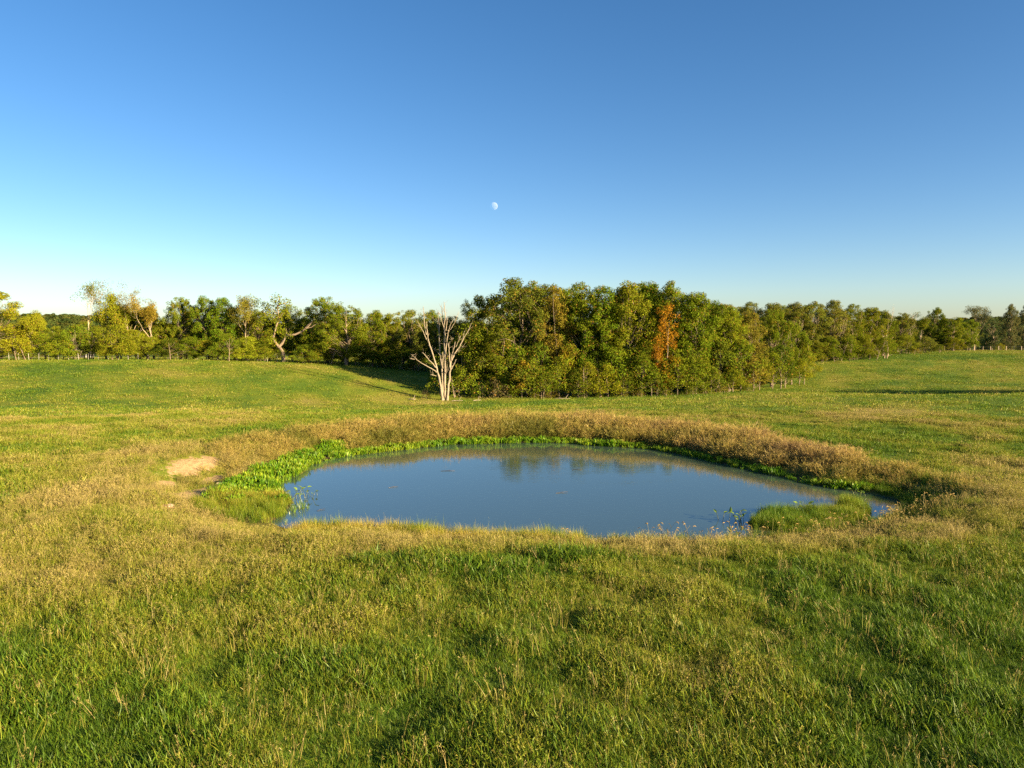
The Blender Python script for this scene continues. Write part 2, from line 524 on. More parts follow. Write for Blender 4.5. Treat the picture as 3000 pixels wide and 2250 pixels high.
def fields(x, y):
    x, y = np.atleast_1d(np.asarray(x, float)), np.atleast_1d(np.asarray(y, float))
    s = pond_s(x, y)
    th = np.arctan2(y - PC[1], x - PC[0])
    big = fbm(x, y, 14, 3, 4)
    med = fbm(x, y, 3.2, 8, 3)
    strk = fbm(x * .5 + y * .2, y * 1.5, 5.0, 15, 3)
    dry = .41 + .90 * (big - .5) + .85 * (med - .5) + .5 * (strk - .5)
    # dry ring round the pond, widest on the left and the near side
    w = 4.2 + 5.5 * np.exp(-((np.abs(th) - math.pi) / .8) ** 2) + 1.5 * np.exp(-((th + 2.4) / .6) ** 2)
    dry = dry + .29 * np.exp(-np.clip(s - 2, 0, 99) / w * 1.3)
    dry = dry - .22 * sstep(24, 12, y) - .06 * sstep(50, 75, np.hypot(x, y))
    dry = dry + .08 * np.exp(-(((x + 15) / 9) ** 2 + ((y - 26) / 5) ** 2))
    # lusher grass below the near rim, darkened to paint in its shade
    for cx, cy, rx, ry in LUSH_SHADE:
        dry = dry - .55 * np.exp(-(((x - cx) / rx) ** 2 + ((y - cy) / ry) ** 2))
    dirt = np.zeros(x.shape)
    for cx, cy, rx, ry in DIRT:
        dirt = np.maximum(dirt, np.exp(-(((x - cx) / (rx * .85)) ** 2 + ((y - cy) / (ry * .95)) ** 2)))
    mud_shade = np.zeros(x.shape)
    for cx, cy, rx, ry in MUD_SHADE:
        mud_shade = np.maximum(mud_shade, np.exp(-(((x - cx) / rx) ** 2 + ((y - cy) / ry) ** 2)))
    mud_shade = np.maximum(mud_shade, sstep(1.2, .2, s))
    return np.clip(dry, 0, 1), dirt, np.clip(mud_shade * (.6 + .8 * (fbm(x, y, .9, 44, 2) - .3)), 0, 1), s, th

# ------------------------------------------------------------------ GROUND: one polar sheet out to the horizon
def build_ground():
    rad = np.concatenate([[0.5, 3, 6], np.arange(8, 62, .26), 62 * np.exp(np.arange(1, 96) * math.log(9000 / 62) / 95)])
    ang = np.concatenate([np.arange(-47, 47.01, .34), np.arange(51, 313, 5.0)]) * math.pi / 180
    A, Rr = np.meshgrid(ang, rad)
    x, y = (Rr * np.sin(A)).ravel(), (Rr * np.cos(A)).ravel()
    z = terrain(x, y)
    dry, dirt, mud_shade, s, th = fields(x, y)
    na, nr = len(ang), len(rad)
    i, j = np.meshgrid(np.arange(nr - 1), np.arange(na), indexing='ij')
    jn = (j + 1) % na
    F = np.stack([i * na + j, (i + 1) * na + j, (i + 1) * na + jn, i * na + jn], -1).reshape(-1, 4)[:, ::-1]
    me = mesh('ground', np.stack([x, y, z], 1), [F], {'dry': dry, 'dirt': dirt, 'mud_shade': mud_shade}, True)
    tag(link('ground', me, M['ground']), 'rolling pasture ground around the pond', None, None, 'structure')
build_ground()

# ------------------------------------------------------------------ WATER
def build_water():
    d = POND - PC
    out = POND + d / np.linalg.norm(d, axis=1)[:, None] * .5
    V = [(p[0], p[1], 0) for p in out]
    n = len(V)
    V.append((PC[0], PC[1], 0))
    me = mesh('pond_water', V, [np.array([[i, (i + 1) % n, n] for i in range(n)])], None, True)
    tag(link('pond_water', me, M['water']), 'still farm pond water mirroring the blue sky', None, None, 'structure')
build_water()

# ------------------------------------------------------------------ instanced ground cover
def tuft_mesh(name, seed, n, h, spread, width, lean=.35, curl=.5, segs=3, hvar=.35, panicle=0.0, plen=.1, leafshape=False):
    r = np.random.default_rng(seed)
    mb = MB()
    for k in range(n):
        az = r.uniform(0, 2 * math.pi)
        rr = spread * math.sqrt(r.uniform())
        ba = r.uniform(0, 2 * math.pi)
        base = np.array([rr * math.cos(ba), rr * math.sin(ba), -.02])
        L = h * (1 + r.normal() * hvar * .6)
        L = max(.25 * h, L)
        le = abs(r.normal(0, lean)) + .05
        cu = r.uniform(.2, 1.0) * curl
        d = np.array([math.cos(az), math.sin(az), 0])
        side = np.array([-math.sin(az + r.uniform(-.8, .8)), math.cos(az), 0])
        side /= np.linalg.norm(side)
        pts, p, a = [base], base.copy(), le
        for i in range(segs):
            p = p + L / segs * (math.sin(a) * d + math.cos(a) * np.array([0, 0, 1.]))
            pts.append(p.copy()); a = a + cu / segs * 2
        w = width * r.uniform(.7, 1.3)
        V, F4, F3 = [], [], []
        for i in range(segs):
            t = i / segs
            ww = w * ((1 - t) ** .6 if not leafshape else (.18 + 1.5 * math.sin(math.pi * min(1, max(0, (t - .35) / .65))) if t > .34 else .18))
            V += [pts[i] - side * ww / 2, pts[i] + side * ww / 2]
        V.append(pts[-1])
        for i in range(segs - 1):
            F4.append([2 * i, 2 * i + 1, 2 * i + 3, 2 * i + 2])
        F3.append([2 * segs - 2, 2 * segs - 1, 2 * segs])
        b = r.uniform()
        mb.add(V, F4 or None, F3, blade=b, along=np.append(np.repeat(np.arange(segs) / segs, 2), 1.0))
        if r.uniform() < panicle:
            tip, dd = pts[-1], pts[-1] - pts[-2]
            dd /= np.linalg.norm(dd)
            for q in range(5):
                o = tip - dd * plen * q * .25
                v = r.normal(size=3) * .6 + dd
                v /= np.linalg.norm(v)
                e = o + v * plen * r.uniform(.5, 1)
                sd = np.cross(v, r.normal(size=3)); sd /= np.linalg.norm(sd)
                mb.add([o, o + v * plen * .5 + sd * width * .5, e, o + v * plen * .5 - sd * width * .5], [[0, 1, 2, 3]], blade=min(1, b * .3 + .7), along=.7)
    return mb.mesh(name)

def foxtail_mesh(name, seed, n=3):
    r = np.random.default_rng(seed)
    mb = MB()
    for k in range(n):
        az = r.uniform(0, 2 * math.pi); d = np.array([math.cos(az), math.sin(az), 0])
        b0 = np.array([r.normal() * .12, r.normal() * .12, -.02])
        L = r.uniform(.55, .95)
        p, a, pts = b0.copy(), r.uniform(.05, .3), [b0.copy()]
        for i in range(4):
            p = p + L / 4 * (math.sin(a) * d + math.cos(a) * np.array([0, 0, 1.])); pts.append(p.copy()); a += .06
        mb.tube(pts, [.006, .005, .005, .004, .004], 3, False, blade=.1)
        hp = [p.copy()]
        for i in range(4):
            a += .55
            p = p + .035 * (math.sin(a) * d + math.cos(a) * np.array([0, 0, 1.])); hp.append(p.copy())
        mb.tube(hp, [.005, .013, .014, .011, .003], 5, True, blade=1.0)
        for q in range(2):
            t = r.integers(1, 4); aa = r.uniform(0, 6.3); v = np.array([math.cos(aa), math.sin(aa), .8]); v /= np.linalg.norm(v)
            sd = np.array([-math.sin(aa), math.cos(aa), 0]) * .008
            o = pts[t]; e = o + v * .22 + np.array([math.cos(aa), math.sin(aa), -.2]) * .1
            mb.add([o - sd, o + sd, o + v * .22 + sd, o + v * .22 - sd, e], [[0, 1, 2, 3]], [[3, 2, 4]], blade=.0)
    return mb.mesh(name)

def weed_mesh(name, seed, n=26, h=.85, spread=.35):
    """dry branching bank weed: arching stems with fine side sprays"""
    r = np.random.default_rng(seed)
    mb = MB()
    for k in range(n):
        az = r.uniform(0, 2 * math.pi); d = np.array([math.cos(az), math.sin(az), 0])
        rr = spread * math.sqrt(r.uniform())
        p = np.array([rr * math.cos(az), rr * math.sin(az), -.03]); a = abs(r.normal(0, .3)) + .08
        L = h * r.uniform(.55, 1.15); pts = [p.copy()]
        for i in range(4):
            p = p + L / 4 * (math.sin(a) * d + math.cos(a) * np.array([0, 0, 1.])); pts.append(p.copy()); a += r.uniform(.05, .3)
        b = r.uniform()
        sd = np.array([-d[1], d[0], 0]) * .008
        V = []
        for i, q in enumerate(pts): V += [q - sd * (1 - .18 * i), q + sd * (1 - .18 * i)]
        mb.add(V, [[2 * i, 2 * i + 1, 2 * i + 3, 2 * i + 2] for i in range(4)], blade=b)
        for q in range(15):
            t = r.uniform(.25, 1.0) * 3.99; i = int(t); o = pts[i] + (pts[i + 1] - pts[i]) * (t - i)
            v = r.normal(size=3) * .55 + (pts[i + 1] - pts[i]) / np.linalg.norm(pts[i + 1] - pts[i]); v /= np.linalg.norm(v)
            l_ = L * r.uniform(.14, .36); s2 = np.cross(v, r.normal(size=3)); s2 = s2 / np.linalg.norm(s2) * r.uniform(.004, .010)
            mb.add([o, o + v * l_ * .5 + s2, o + v * l_, o + v * l_ * .5 - s2], [[0, 1, 2, 3]], blade=np.clip(b + r.normal() * .25, 0, 1))
    return mb.mesh(name)

def scatter(name, pts, z, rot, scl, tint, vary, pick, meshes, mat, label):
    src = bpy.data.collections.new(name + '_source')
    for i, me in enumerate(meshes):
        if len(me.materials) == 0: me.materials.append(mat)
        src.objects.link(bpy.data.objects.new('%s_source_%02d' % (name, i), me))
    n_ = len(pts)
    me = bpy.data.meshes.new(name)
    me.vertices.add(n_)
    me.vertices.foreach_set('co', np.column_stack([pts, z]).astype(np.float32).ravel())
    for k, typ, a in (('rot', 'FLOAT_VECTOR', rot), ('scl', 'FLOAT_VECTOR', scl), ('tint', 'FLOAT', tint), ('vary', 'FLOAT', vary), ('pick', 'INT', pick)):
        at = me.attributes.new(k, typ, 'POINT')
        a = np.asarray(a)
        at.data.foreach_set('vector' if typ == 'FLOAT_VECTOR' else 'value', a.astype(np.int32 if typ == 'INT' else np.float32).ravel())
    me.materials.append(mat)
    o = link(name, me)
    tag(o, label, None, None, 'stuff')
    ng = bpy.data.node_groups.new(name, 'GeometryNodeTree')
    ng.interface.new_socket('Geometry', in_out='INPUT', socket_type='NodeSocketGeometry')
    ng.interface.new_socket('Geometry', in_out='OUTPUT', socket_type='NodeSocketGeometry')
    N, L = ng.nodes, ng.links
    gi, go = N.new('NodeGroupInput'), N.new('NodeGroupOutput')
    ci = N.new('GeometryNodeCollectionInfo'); ci.inputs['Collection'].default_value = src
    ci.inputs['Separate Children'].default_value = True; ci.inputs['Reset Children'].default_value = True
    iop = N.new('GeometryNodeInstanceOnPoints'); iop.inputs['Pick Instance'].default_value = True
    def named(nm, typ):
        q = N.new('GeometryNodeInputNamedAttribute'); q.data_type = typ; q.inputs['Name'].default_value = nm
        return q.outputs['Attribute']
    e2r = N.new('FunctionNodeEulerToRotation')
    L.new(named('rot', 'FLOAT_VECTOR'), e2r.inputs[0])
    L.new(gi.outputs[0], iop.inputs['Points']); L.new(ci.outputs[0], iop.inputs['Instance'])
    L.new(named('pick', 'INT'), iop.inputs['Instance Index'])
    L.new(e2r.outputs[0], iop.inputs['Rotation']); L.new(named('scl', 'FLOAT_VECTOR'), iop.inputs['Scale'])
    L.new(iop.outputs[0], go.inputs[0])
    md = o.modifiers.new('scatter', 'NODES'); md.node_group = ng
    return o

def wedge(n, r0, r1, half=39.0, seed=0):
    """n points spread evenly over a sector of the ground in front of the camera"""
    g = np.random.default_rng(seed)
    back = 12.0                        # the sector's apex lies well behind the drone, so the cover runs on past the frame
    rr = np.sqrt(g.uniform((r0 + back) ** 2, (r1 + back) ** 2, n))
    a = g.uniform(-R(half), R(half), n)
    return rr * np.sin(a), rr * np.cos(a) - back

def put(name, x, y, meshes, mat, label, scale, tint, seed, tilt=.12, zoff=0.0, zscale=None):
    g = np.random.default_rng(seed)
    n = len(x)
    z = terrain(x, y) + zoff
    rot = np.column_stack([g.normal(0, tilt, n), g.normal(0, tilt, n), g.uniform(0, 6.283, n)])
    zs = scale if zscale is None else scale * zscale
    scl = np.column_stack([scale, scale, zs])
    return scatter(name, np.column_stack([x, y]), z, rot, scl, np.clip(tint, 0, 1), g.uniform(0, 1, n), g.integers(0, len(meshes), n), meshes, mat, label)

def build_grass():
    near = [tuft_mesh('grass_tuft', 100 + i, 46, .165, .22, .0115, .95, .5, 3) for i in range(8)] + \
           [tuft_mesh('straw_tuft', 120 + i, 30, .19, .18, .0075, .6, .4, 3, .3, .5, .042) for i in range(5)]
    mid = [tuft_mesh('grass_tuft', 140 + i, 34, .145, .29, .016, .9, .45, 2) for i in range(6)] + \
          [tuft_mesh('straw_tuft', 150 + i, 26, .17, .26, .012, .6, .35, 2, .3, .4, .05) for i in range(3)]
    far = [tuft_mesh('grass_tuft', 160 + i, 32, .115, .58, .03, .8, .4, 2) for i in range(6)]
    for nm, (x, y), ms, nstraw, base, seed in (('grass', wedge(72000, 6.0, 26, 38, 1), near, 5, 1.0, 1), ('grass', wedge(80000, 26, 62, 38, 2), mid, 3, 1.0, 2), ('grass', wedge(130000, 62, 215, 38, 3), far, 0, 1.0, 3)):
        dry, dirt, mud_shade, s, th = fields(x, y)
        g = np.random.default_rng(seed + 50)
        keep = (s > 1.0) & (poly_sd(MARSH, x, y) > .1) & (g.uniform(size=len(x)) > dirt * 1.05 + mud_shade * .55)
        x, y, dry, s = x[keep], y[keep], dry[keep], s[keep]
        cl = fbm(x, y, 1.1, 61, 3)
        sc = base * (.55 + .9 * sstep(.3, .75, cl)) * g.uniform(.8, 1.2, len(x))
        sc = sc * (1 - .75 * np.clip(dirt[keep] * 2.2, 0, 1))
        for cx, cy, rx, ry in LUSH_SHADE:
            sc = sc * (1 + .8 * np.exp(-(((x - cx) / rx) ** 2 + ((y - cy) / ry) ** 2)))
        o = put(nm, x, y, ms, M['grass'], 'tufted pasture grass, green with straw patches', sc, dry + g.normal(0, .14, len(x)), seed, .18)
        if nstraw:
            pk = np.where(g.uniform(size=len(x)) < np.clip(dry * 1.1 - .12, .04, .9), len(ms) - nstraw + g.integers(0, nstraw, len(x)), g.integers(0, len(ms) - nstraw, len(x)))
            o.data.attributes['pick'].data.foreach_set('value', pk.astype(np.int32))
        o['label'] = {1: 'near pasture grass, green tufts and straw stems below the pond', 2: 'pasture grass around the pond, green mixed with straw', 3: 'short sunlit pasture grass on the far slopes'}[seed]
build_grass()

def ring_points(n, s0, s1, seed, sel):
    g = np.random.default_rng(seed)
    x = g.uniform(-22, 28, n); y = g.uniform(15, 56, n)
    s = pond_s(x, y); th = np.arctan2(y - PC[1], x - PC[0])
    k = (s > s0) & (s < s1) & sel(x, y, s, th)
    return x[k], y[k], s[k], th[k]

def build_bank():
    wm = [weed_mesh('weed_clump', 200 + i, 26, .85, .35) for i in range(7)]
    # tall dry weeds on the far bank, from the left round to the right end
    def sel(x, y, s, th):
        a = np.degrees(th)
        on = ((a > -16) & (a < 180)) | (a < -176)
        wid = np.interp(a, [-180, -170, -16, -4, 10, 40, 90, 140, 165, 180], [4.0, 2.0, 1.6, 2.8, 3.8, 4.8, 5.0, 5.2, 5.0, 4.0])
        return on & (s < wid + 1.2 * (fbm(x, y, 2.2, 88, 3) - .5) * 2)
    x, y, s, th = ring_points(60000, .75, 7, 21, sel)
    dirt = fields(x, y)[1]
    md = poly_sd(MARSH, x, y)
    g = np.random.default_rng(5)
    a = np.degrees(th)
    dens = np.interp(a, [-180, 0, 20, 110, 150, 180], [.35, .8, 1, 1, .7, .35]) * .5
    k = (g.uniform(size=len(x)) < dens) & (md > .15) & (g.uniform(size=len(x)) > dirt * 2.2)
    x, y, s, a = x[k], y[k], s[k], a[k]
    pat = fbm(x, y, 2.0, 91, 3)
    tint = np.interp(a, [-180, 0, 30, 60, 100, 140, 180], [.42, .66, .70, .58, .46, .40, .40]) + 1.1 * (pat - .5)
    tint = np.where(s < 1.8, tint - .15, tint)
    sc = .80 * np.interp(a, [-180, -16, 20, 60, 100, 140, 160, 180], [.45, .42, .88, 1.0, .98, .8, .55, .45]) * (.65 + .7 * fbm(x, y, 1.0, 93, 2)) * g.uniform(.8, 1.2, len(x))
    put('bank_weeds', x, y, wm, M['weed'], 'tall dry tan weeds covering the far bank', sc, tint, 22, .25)

    # bright green leafy plants in the shallow edge of the far bank, broad in the left corner
    lm = [tuft_mesh('water_plant', 240 + i, 24, .36, .18, .026, .24, .4, 4, .3, 0, 0, True) for i in range(5)]
    g = np.random.default_rng(9)
    x = g.uniform(-20, 22, 120000); y = g.uniform(20, 46, 120000)
    s = pond_s(x, y); a = np.degrees(np.arctan2(y - PC[1], x - PC[0]))
    w = np.interp(a, [-2, 8, 20, 60, 100, 130, 150, 165], [.55, .5, .55, .55, .65, .8, .8, .8]) * (.75 + .6 * (fbm(x, y, 1.2, 95, 2) - .3))
    band = (s > -.30) & (s < w) & (a > -2) & (a < 150)
    md = poly_sd(MARSH, x, y)
    marsh = (md < 0) & (y > ground_pt(700, 1478, .1)[1] + 1.2 * (fbm(x, y, 1.5, 96, 2) - .5))
    d = np.where(marsh, .30, np.where(band, .34, 0))
    k = g.uniform(size=len(x)) < d
    x, y, s, a, marsh = x[k], y[k], s[k], a[k], marsh[k]
    tint = .45 + 1.2 * (fbm(x, y, 1.4, 97, 3) - .5) - .12 * sstep(40, 5, a) + g.normal(0, .08, len(x))
    sc = np.where(marsh, .95, np.interp(a, [0, 30, 90, 150], [.75, .8, .95, 1.0])) * g.uniform(.45, 1.05, len(x)) * (.40 + 1.0 * fbm(x, y, .9, 98, 2))
    put('water_plants', x, y, lm, M['water_plant'], 'bright green leafy plants lining the far water edge', sc, tint, 23, .10, 0.0)
    bpy.data.objects['water_plants'].data.attributes  # (kept as one growth)

    # olive sedge: lower marsh corner, peninsula, right end, and the near water edge
    sm = [tuft_mesh('sedge_tuft', 260 + i, 46, .46, .20, .010, .32, .55, 3) for i in range(6)]
    g = np.random.default_rng(12)
    x = g.uniform(-20, 24, 130000); y = g.uniform(17, 40, 130000)
    s = pond_s(x, y); a = np.degrees(np.arctan2(y - PC[1], x - PC[0]))
    pd = poly_sd(PENIN, x, y); md = poly_sd(MARSH, x, y)
    low = (md < 0) & (y < ground_pt(700, 1455, .1)[1])
    pen = pd < .05 + .25 * (fbm(x, y, .8, 99, 2) - .5)
    rend = (s > .02) & (s < 2.6) & (a > -28) & (a < 6)
    xl, xr = ground_pt(880, 1558)[0], ground_pt(1690, 1570)[0]
    nfr = (s > -.25) & (s < 1.5 + 1.3 * (fbm(x, y, 1.5, 101, 2) - .5)) & (a < -40) & (x > xl) & (x < xr)
    nfr2 = (s > -.1) & (s < 1.0) & (a < -20) & (x >= xr)
    d = np.where(pen, .40, np.where(low, .30, np.where(rend, .22, np.where(nfr, .30, np.where(nfr2, .14, 0)))))
    d = d * np.where(fbm(x, y, .9, 102, 2) > .30, 1, .25)
    k = g.uniform(size=len(x)) < d
    x, y, s, a, pen, low, nfr = x[k], y[k], s[k], a[k], pen[k], low[k], nfr[k]
    tint = .30 + .9 * (fbm(x, y, 1.6, 103, 3) - .5)
    tint = tint + np.where(nfr, .22 + .25 * sstep(.2, 1.2, s), 0) + np.where(low, .28, 0)
    sc = np.where(pen, .75, np.where(low, .75, np.where(nfr, .95, .7))) * g.uniform(.7, 1.2, len(x)) * (.7 + .6 * fbm(x, y, .7, 104, 2))
    put('sedge', x, y, sm, M['sedge'], 'olive sedge in the wet margins and on the small spit', sc, tint, 24, .12)

    # straw grass in the near bank slope and round the left side
    hm = [tuft_mesh('bank_straw', 280 + i, 34, .42, .2, .010, .35, .5, 3, .35, .45, .09) for i in range(6)]
    g = np.random.default_rng(14)
    x = g.uniform(-22, 24, 90000); y = g.uniform(14, 40, 90000)
    dry, dirt, mud_shade, s, th = fields(x, y)
    a = np.degrees(th)
    md = poly_sd(MARSH, x, y)
    near_b = (s > 1.2) & (s < 4.5) & (a < -8) & (a > -172)
    left_b = (s > .8) & (s < 9) & ((a > 160) | (a < -150)) & (md > .1)
    d = np.where(near_b, .22, np.where(left_b, .13, 0)) * (1 - np.clip(dirt * 2, 0, 1)) * (1 - .75 * mud_shade)
    d = d * (md > .1)
    k = g.uniform(size=len(x)) < d
    x, y, s, dry = x[k], y[k], s[k], dry[k]
    put('bank_grass', x, y, hm, M['grass'], 'dry straw grass on the near and left banks', (.35 + .6 * fbm(x, y, 1.0, 111, 2)) * g.uniform(.8, 1.2, len(x)), .45 + .45 * dry + .7 * (fbm(x, y, 1.5, 112, 2) - .5), 25, .2)

    # foxtails with nodding seed heads along the near shore
    fm = [foxtail_mesh('foxtail_stem', 300 + i, 3) for i in range(6)]
    g = np.random.default_rng(16)
    x = g.uniform(1, 17, 6000); y = g.uniform(18, 30, 6000)
    s = pond_s(x, y); a = np.degrees(np.arctan2(y - PC[1], x - PC[0]))
    c = fbm(x, y, 1.3, 120, 2)
    k = (s > .5) & (s < 2.2) & (a < -12) & (g.uniform(size=len(x)) < (.12 + .5 * sstep(.45, .65, c)) * sstep(1, 6, x))
    x, y = x[k], y[k]
    q_ = g.permutation(len(x))[:85]; x, y = x[q_], y[q_]
    put('foxtail_grass', x, y, fm, M['foxtail'], 'foxtail grass with nodding pale seed heads on the near shore', g.uniform(.6, .95, len(x)), g.uniform(.2, .8, len(x)), 26, .12)
    # scattered dead stalks standing in the near pasture
    dm = [tuft_mesh('dead_stalk', 320 + i, 5, .5, .10, .010, .22, .15, 2, .4, .8, .08) for i in range(5)]
    x, y = wedge(4000, 7, 32, 38, 77)
    dry, dirt, mud_shade, s, th = fields(x, y)
    k = s > 1.5
    g = np.random.default_rng(18)
    put('dead_stalks', x[k], y[k], dm, M['grass'], 'thin dead stalks standing in the near pasture', g.uniform(.5, .9, k.sum()), g.uniform(.6, 1, k.sum()), 27, .2)
build_bank()

# ------------------------------------------------------------------ TREES
def leaf_cloud(mb, centers, radii, per, size, r, flat=.8, out=.8):
    for i, (c, rc) in enumerate(zip(centers, radii)):
        n = max(4, int(per * (rc / .9) ** 1.6))
        d = r.normal(size=(n, 3)); d /= np.linalg.norm(d, axis=1)[:, None]
        rad = rc * r.uniform(.35, 1.05, n) ** .6
        p = c + d * rad[:, None] * np.array([1, 1, flat])
        nn = d * out + np.array([0, 0, .25]) + r.normal(size=(n, 3)) * .38
        nn /= np.linalg.norm(nn, axis=1)[:, None]
        a = np.cross(nn, r.normal(size=(n, 3))); a /= np.linalg.norm(a, axis=1)[:, None]
        b = np.cross(nn, a)
        s = size * r.uniform(.65, 1.35, n)[:, None]
        fold = nn * s * .12
        V = np.stack([p - a * s * .55, p + b * s * .33 + fold, p + a * s * .55, p - b * s * .33 + fold], 1).reshape(-1, 3)
        F = np.arange(4 * n).reshape(n, 4)
        lv = np.repeat(r.uniform(0, 1, n), 4)
        mb.add(V, F, None, leaf=lv, clump=np.full(4 * n, r.uniform()))

def limb(p0, p1, r, bend=.12, n=4):
    p0, p1 = np.asarray(p0, float), np.asarray(p1, float)
    L = np.linalg.norm(p1 - p0)
    off = r.normal(size=3) * L * bend
    pts = []
    for i in range(n + 1):
        t = i / n
        pts.append(p0 + (p1 - p0) * t + off * math.sin(math.pi * t) + (r.normal(size=3) * L * .02 if 0 < i < n else 0) + np.array([0, 0, 1]) * L * .10 * t * (1 - t))
    return pts

def full_tree(seed, H, Rx, z0, nclump, rc, per, leaf, shape='round', trunk_r=.22, stems=1, nlimb=34, flat=.8, lumps=.28, inner=.55, lobes=0, lr=1.6):
    """trunk + limbs mesh and crown mesh; the crown is a cloud of leaf clumps in an uneven envelope"""
    r = np.random.default_rng(seed)
    lob = r.uniform(0, 6.28, 6)
    def env(t, az):
        if shape == 'round': e = (math.sin(math.pi * (.04 + .92 * t ** .85))) ** .55
        elif shape == 'wall': e = min(1, (1.02 - t) * 2.6) ** .6 * (.80 + .20 * t)
        elif shape == 'cone': e = (1.02 - t) ** .75 * min(1, t * 7 + .5)
        elif shape == 'cedar': e = max(.05, 1 - t ** 1.5) ** .8
        elif shape == 'column': e = (math.sin(math.pi * (.08 + .88 * t))) ** .4
        elif shape == 'dome': e = math.sqrt(max(0.02, 1 - t ** 2.2))
        else: e = 1
        return Rx * e * (1 + lumps * math.sin(2 * az + lob[0] + 5 * t) * .6 + lumps * math.sin(3 * az + lob[1] - 7 * t) * .5 + lumps * .5 * math.sin(5 * az + lob[2] + 11 * t))
    C, RC = [], []
    LB = []
    for k in range(lobes):
        t = ((k + r.uniform()) / lobes) ** 1.25
        az = k * 2.4 + r.uniform(-.6, .6)
        q = r.uniform(.55, .95)
        rl = lr * r.uniform(.65, 1.3) * (1 - .3 * t)
        e = max(.1, env(t, az) * q - rl * .35)
        LB.append((np.array([e * math.cos(az), e * math.sin(az), z0 + rl * .6 + t * (H - z0 - rl * 1.3)]), rl))
    for k in range(nclump):
        if lobes and r.uniform() < .85:
            c, rl = LB[r.integers(lobes)]
            d = r.normal(size=3); d /= np.linalg.norm(d)
            d = d + .45 * np.array([c[0], c[1], 0]) / (np.hypot(c[0], c[1]) + .1); d /= np.linalg.norm(d)
            rr = rc * r.uniform(.55, 1.3)
            p = c + d * rl * r.uniform(.6, 1.0) * np.array([1, 1, .85])
            p[2] = np.clip(p[2], z0 + rr * .4, H - rr * .6)
            C.append(tuple(p)); RC.append(rr)
            continue
        t = r.uniform() ** (.9)
        az = r.uniform(0, 6.283)
        q = inner + (1 - inner) * math.sqrt(r.uniform())
        e = env(t, az) * q
        rr = rc * r.uniform(.65, 1.35) * (1 - .25 * t)
        C.append((e * math.cos(az), e * math.sin(az), z0 + rr * .5 + t * (H - z0 - rr * 1.1)))
        RC.append(rr)
    C = np.array(C)
    cr = MB()
    leaf_cloud(cr, C, RC, per, leaf, r, flat)
    tb = MB()
    lean = r.normal(size=2) * H * .03
    for s_ in range(stems):
        off = np.array([0, 0]) if stems == 1 else r.normal(size=2) * Rx * .28
        top = np.array([lean[0] + off[0] * 1.6, lean[1] + off[1] * 1.6, H * r.uniform(.78, .9)])
        tp = [np.array([off[0], off[1], -.4])]
        for i in range(1, 6):
            t = i / 5
            tp.append(np.array([off[0] * (1 + .6 * t) + lean[0] * t + r.normal() * .015 * H, off[1] * (1 + .6 * t) + lean[1] * t + r.normal() * .015 * H, top[2] * t]))
        rad = trunk_r * (1 - .2 * (stems > 1)) * np.array([1.35, .95, .78, .6, .38, .12])
        tb.tube(tp, rad, 7)
        for k in r.choice(nclump, min(nlimb // stems, nclump), replace=False):
            c = C[k]
            tt = np.clip((c[2] / H) * r.uniform(.45, .85), .12, .95) * 4.99
            i = int(tt)
            o = tp[i] + (tp[i + 1] - tp[i]) * (tt - i)
            lr = np.interp(tt, range(6), rad) * r.uniform(.3, .5)
            tb.tube(limb(o, c, r), [lr, lr * .8, lr * .6, lr * .4, lr * .15], 4, False)
    return tb.mesh('trunk', True), cr.mesh('crown')

def open_tree(seed, H, spread, fork, leaves=1.0, leaf=.22, per=22, rc=.55, trunk_r=.24, up=.55, depth=5, lean=(0, 0), nchild=(2, 3), skip_low=0.0):
    """a tree with a visible branching skeleton and thin foliage at its tips"""
    r = np.random.default_rng(seed)
    tb, C = MB(), []
    def grow(p, d, L, rad, lv):
        n = 4 if lv < 2 else 3
        pts, q, dd = [p.copy()], p.copy(), d.copy()
        for i in range(n):
            dd = dd + r.normal(size=3) * (.10 + .03 * lv) + np.array([0, 0, .05])
            dd /= np.linalg.norm(dd)
            q = q + dd * L / n; pts.append(q.copy())
        rr = np.linspace(rad, rad * (.62 if lv < depth else .25), n + 1)
        if lv == 0: rr[0] *= 1.3
        tb.tube(pts, rr, 7 if lv < 2 else (5 if lv < 3 else 3), lv >= depth)
        if lv >= depth - 1 and q[2] > skip_low * H:
            C.append(q.copy()); C.append(pts[1].copy() + r.normal(size=3) * .2)
        if lv >= depth: return
        for c in range(r.integers(nchild[0], nchild[1] + 1) if lv else r.integers(2, 4)):
            az = r.uniform(0, 6.283)
            v = np.array([math.cos(az) * spread, math.sin(az) * spread, up + r.uniform(-.25, .3)])
            nd = dd * .75 + v * (.8 if lv < 3 else .9); nd /= np.linalg.norm(nd)
            at = q if c < 2 or lv > 3 else pts[r.integers(1, n + 1)]
            grow(at, nd, L * r.uniform(.58, .86) if lv else H * r.uniform(.20, .27), rr[-1] * r.uniform(.62, .9), lv + 1)
    grow(np.array([0, 0, -.4]), np.array([lean[0], lean[1], 1.0]), H * fork, trunk_r, 0)
    V = np.concatenate(tb.V); top = V[:, 2].max()
    k = H / top
    tb.V = [v * np.array([1, 1, k]) for v in tb.V]
    C = [c * np.array([1, 1, k]) for c in C]
    cr = None
    if leaves > 0:
        C = [c for c in C if r.uniform() < leaves]
        cr = MB()
        leaf_cloud(cr, C, [rc * r.uniform(.5, 1.4) for _ in C], per, leaf, r, .85, .3)
        cr = cr.mesh('crown')
    return tb.mesh('trunk', True), cr

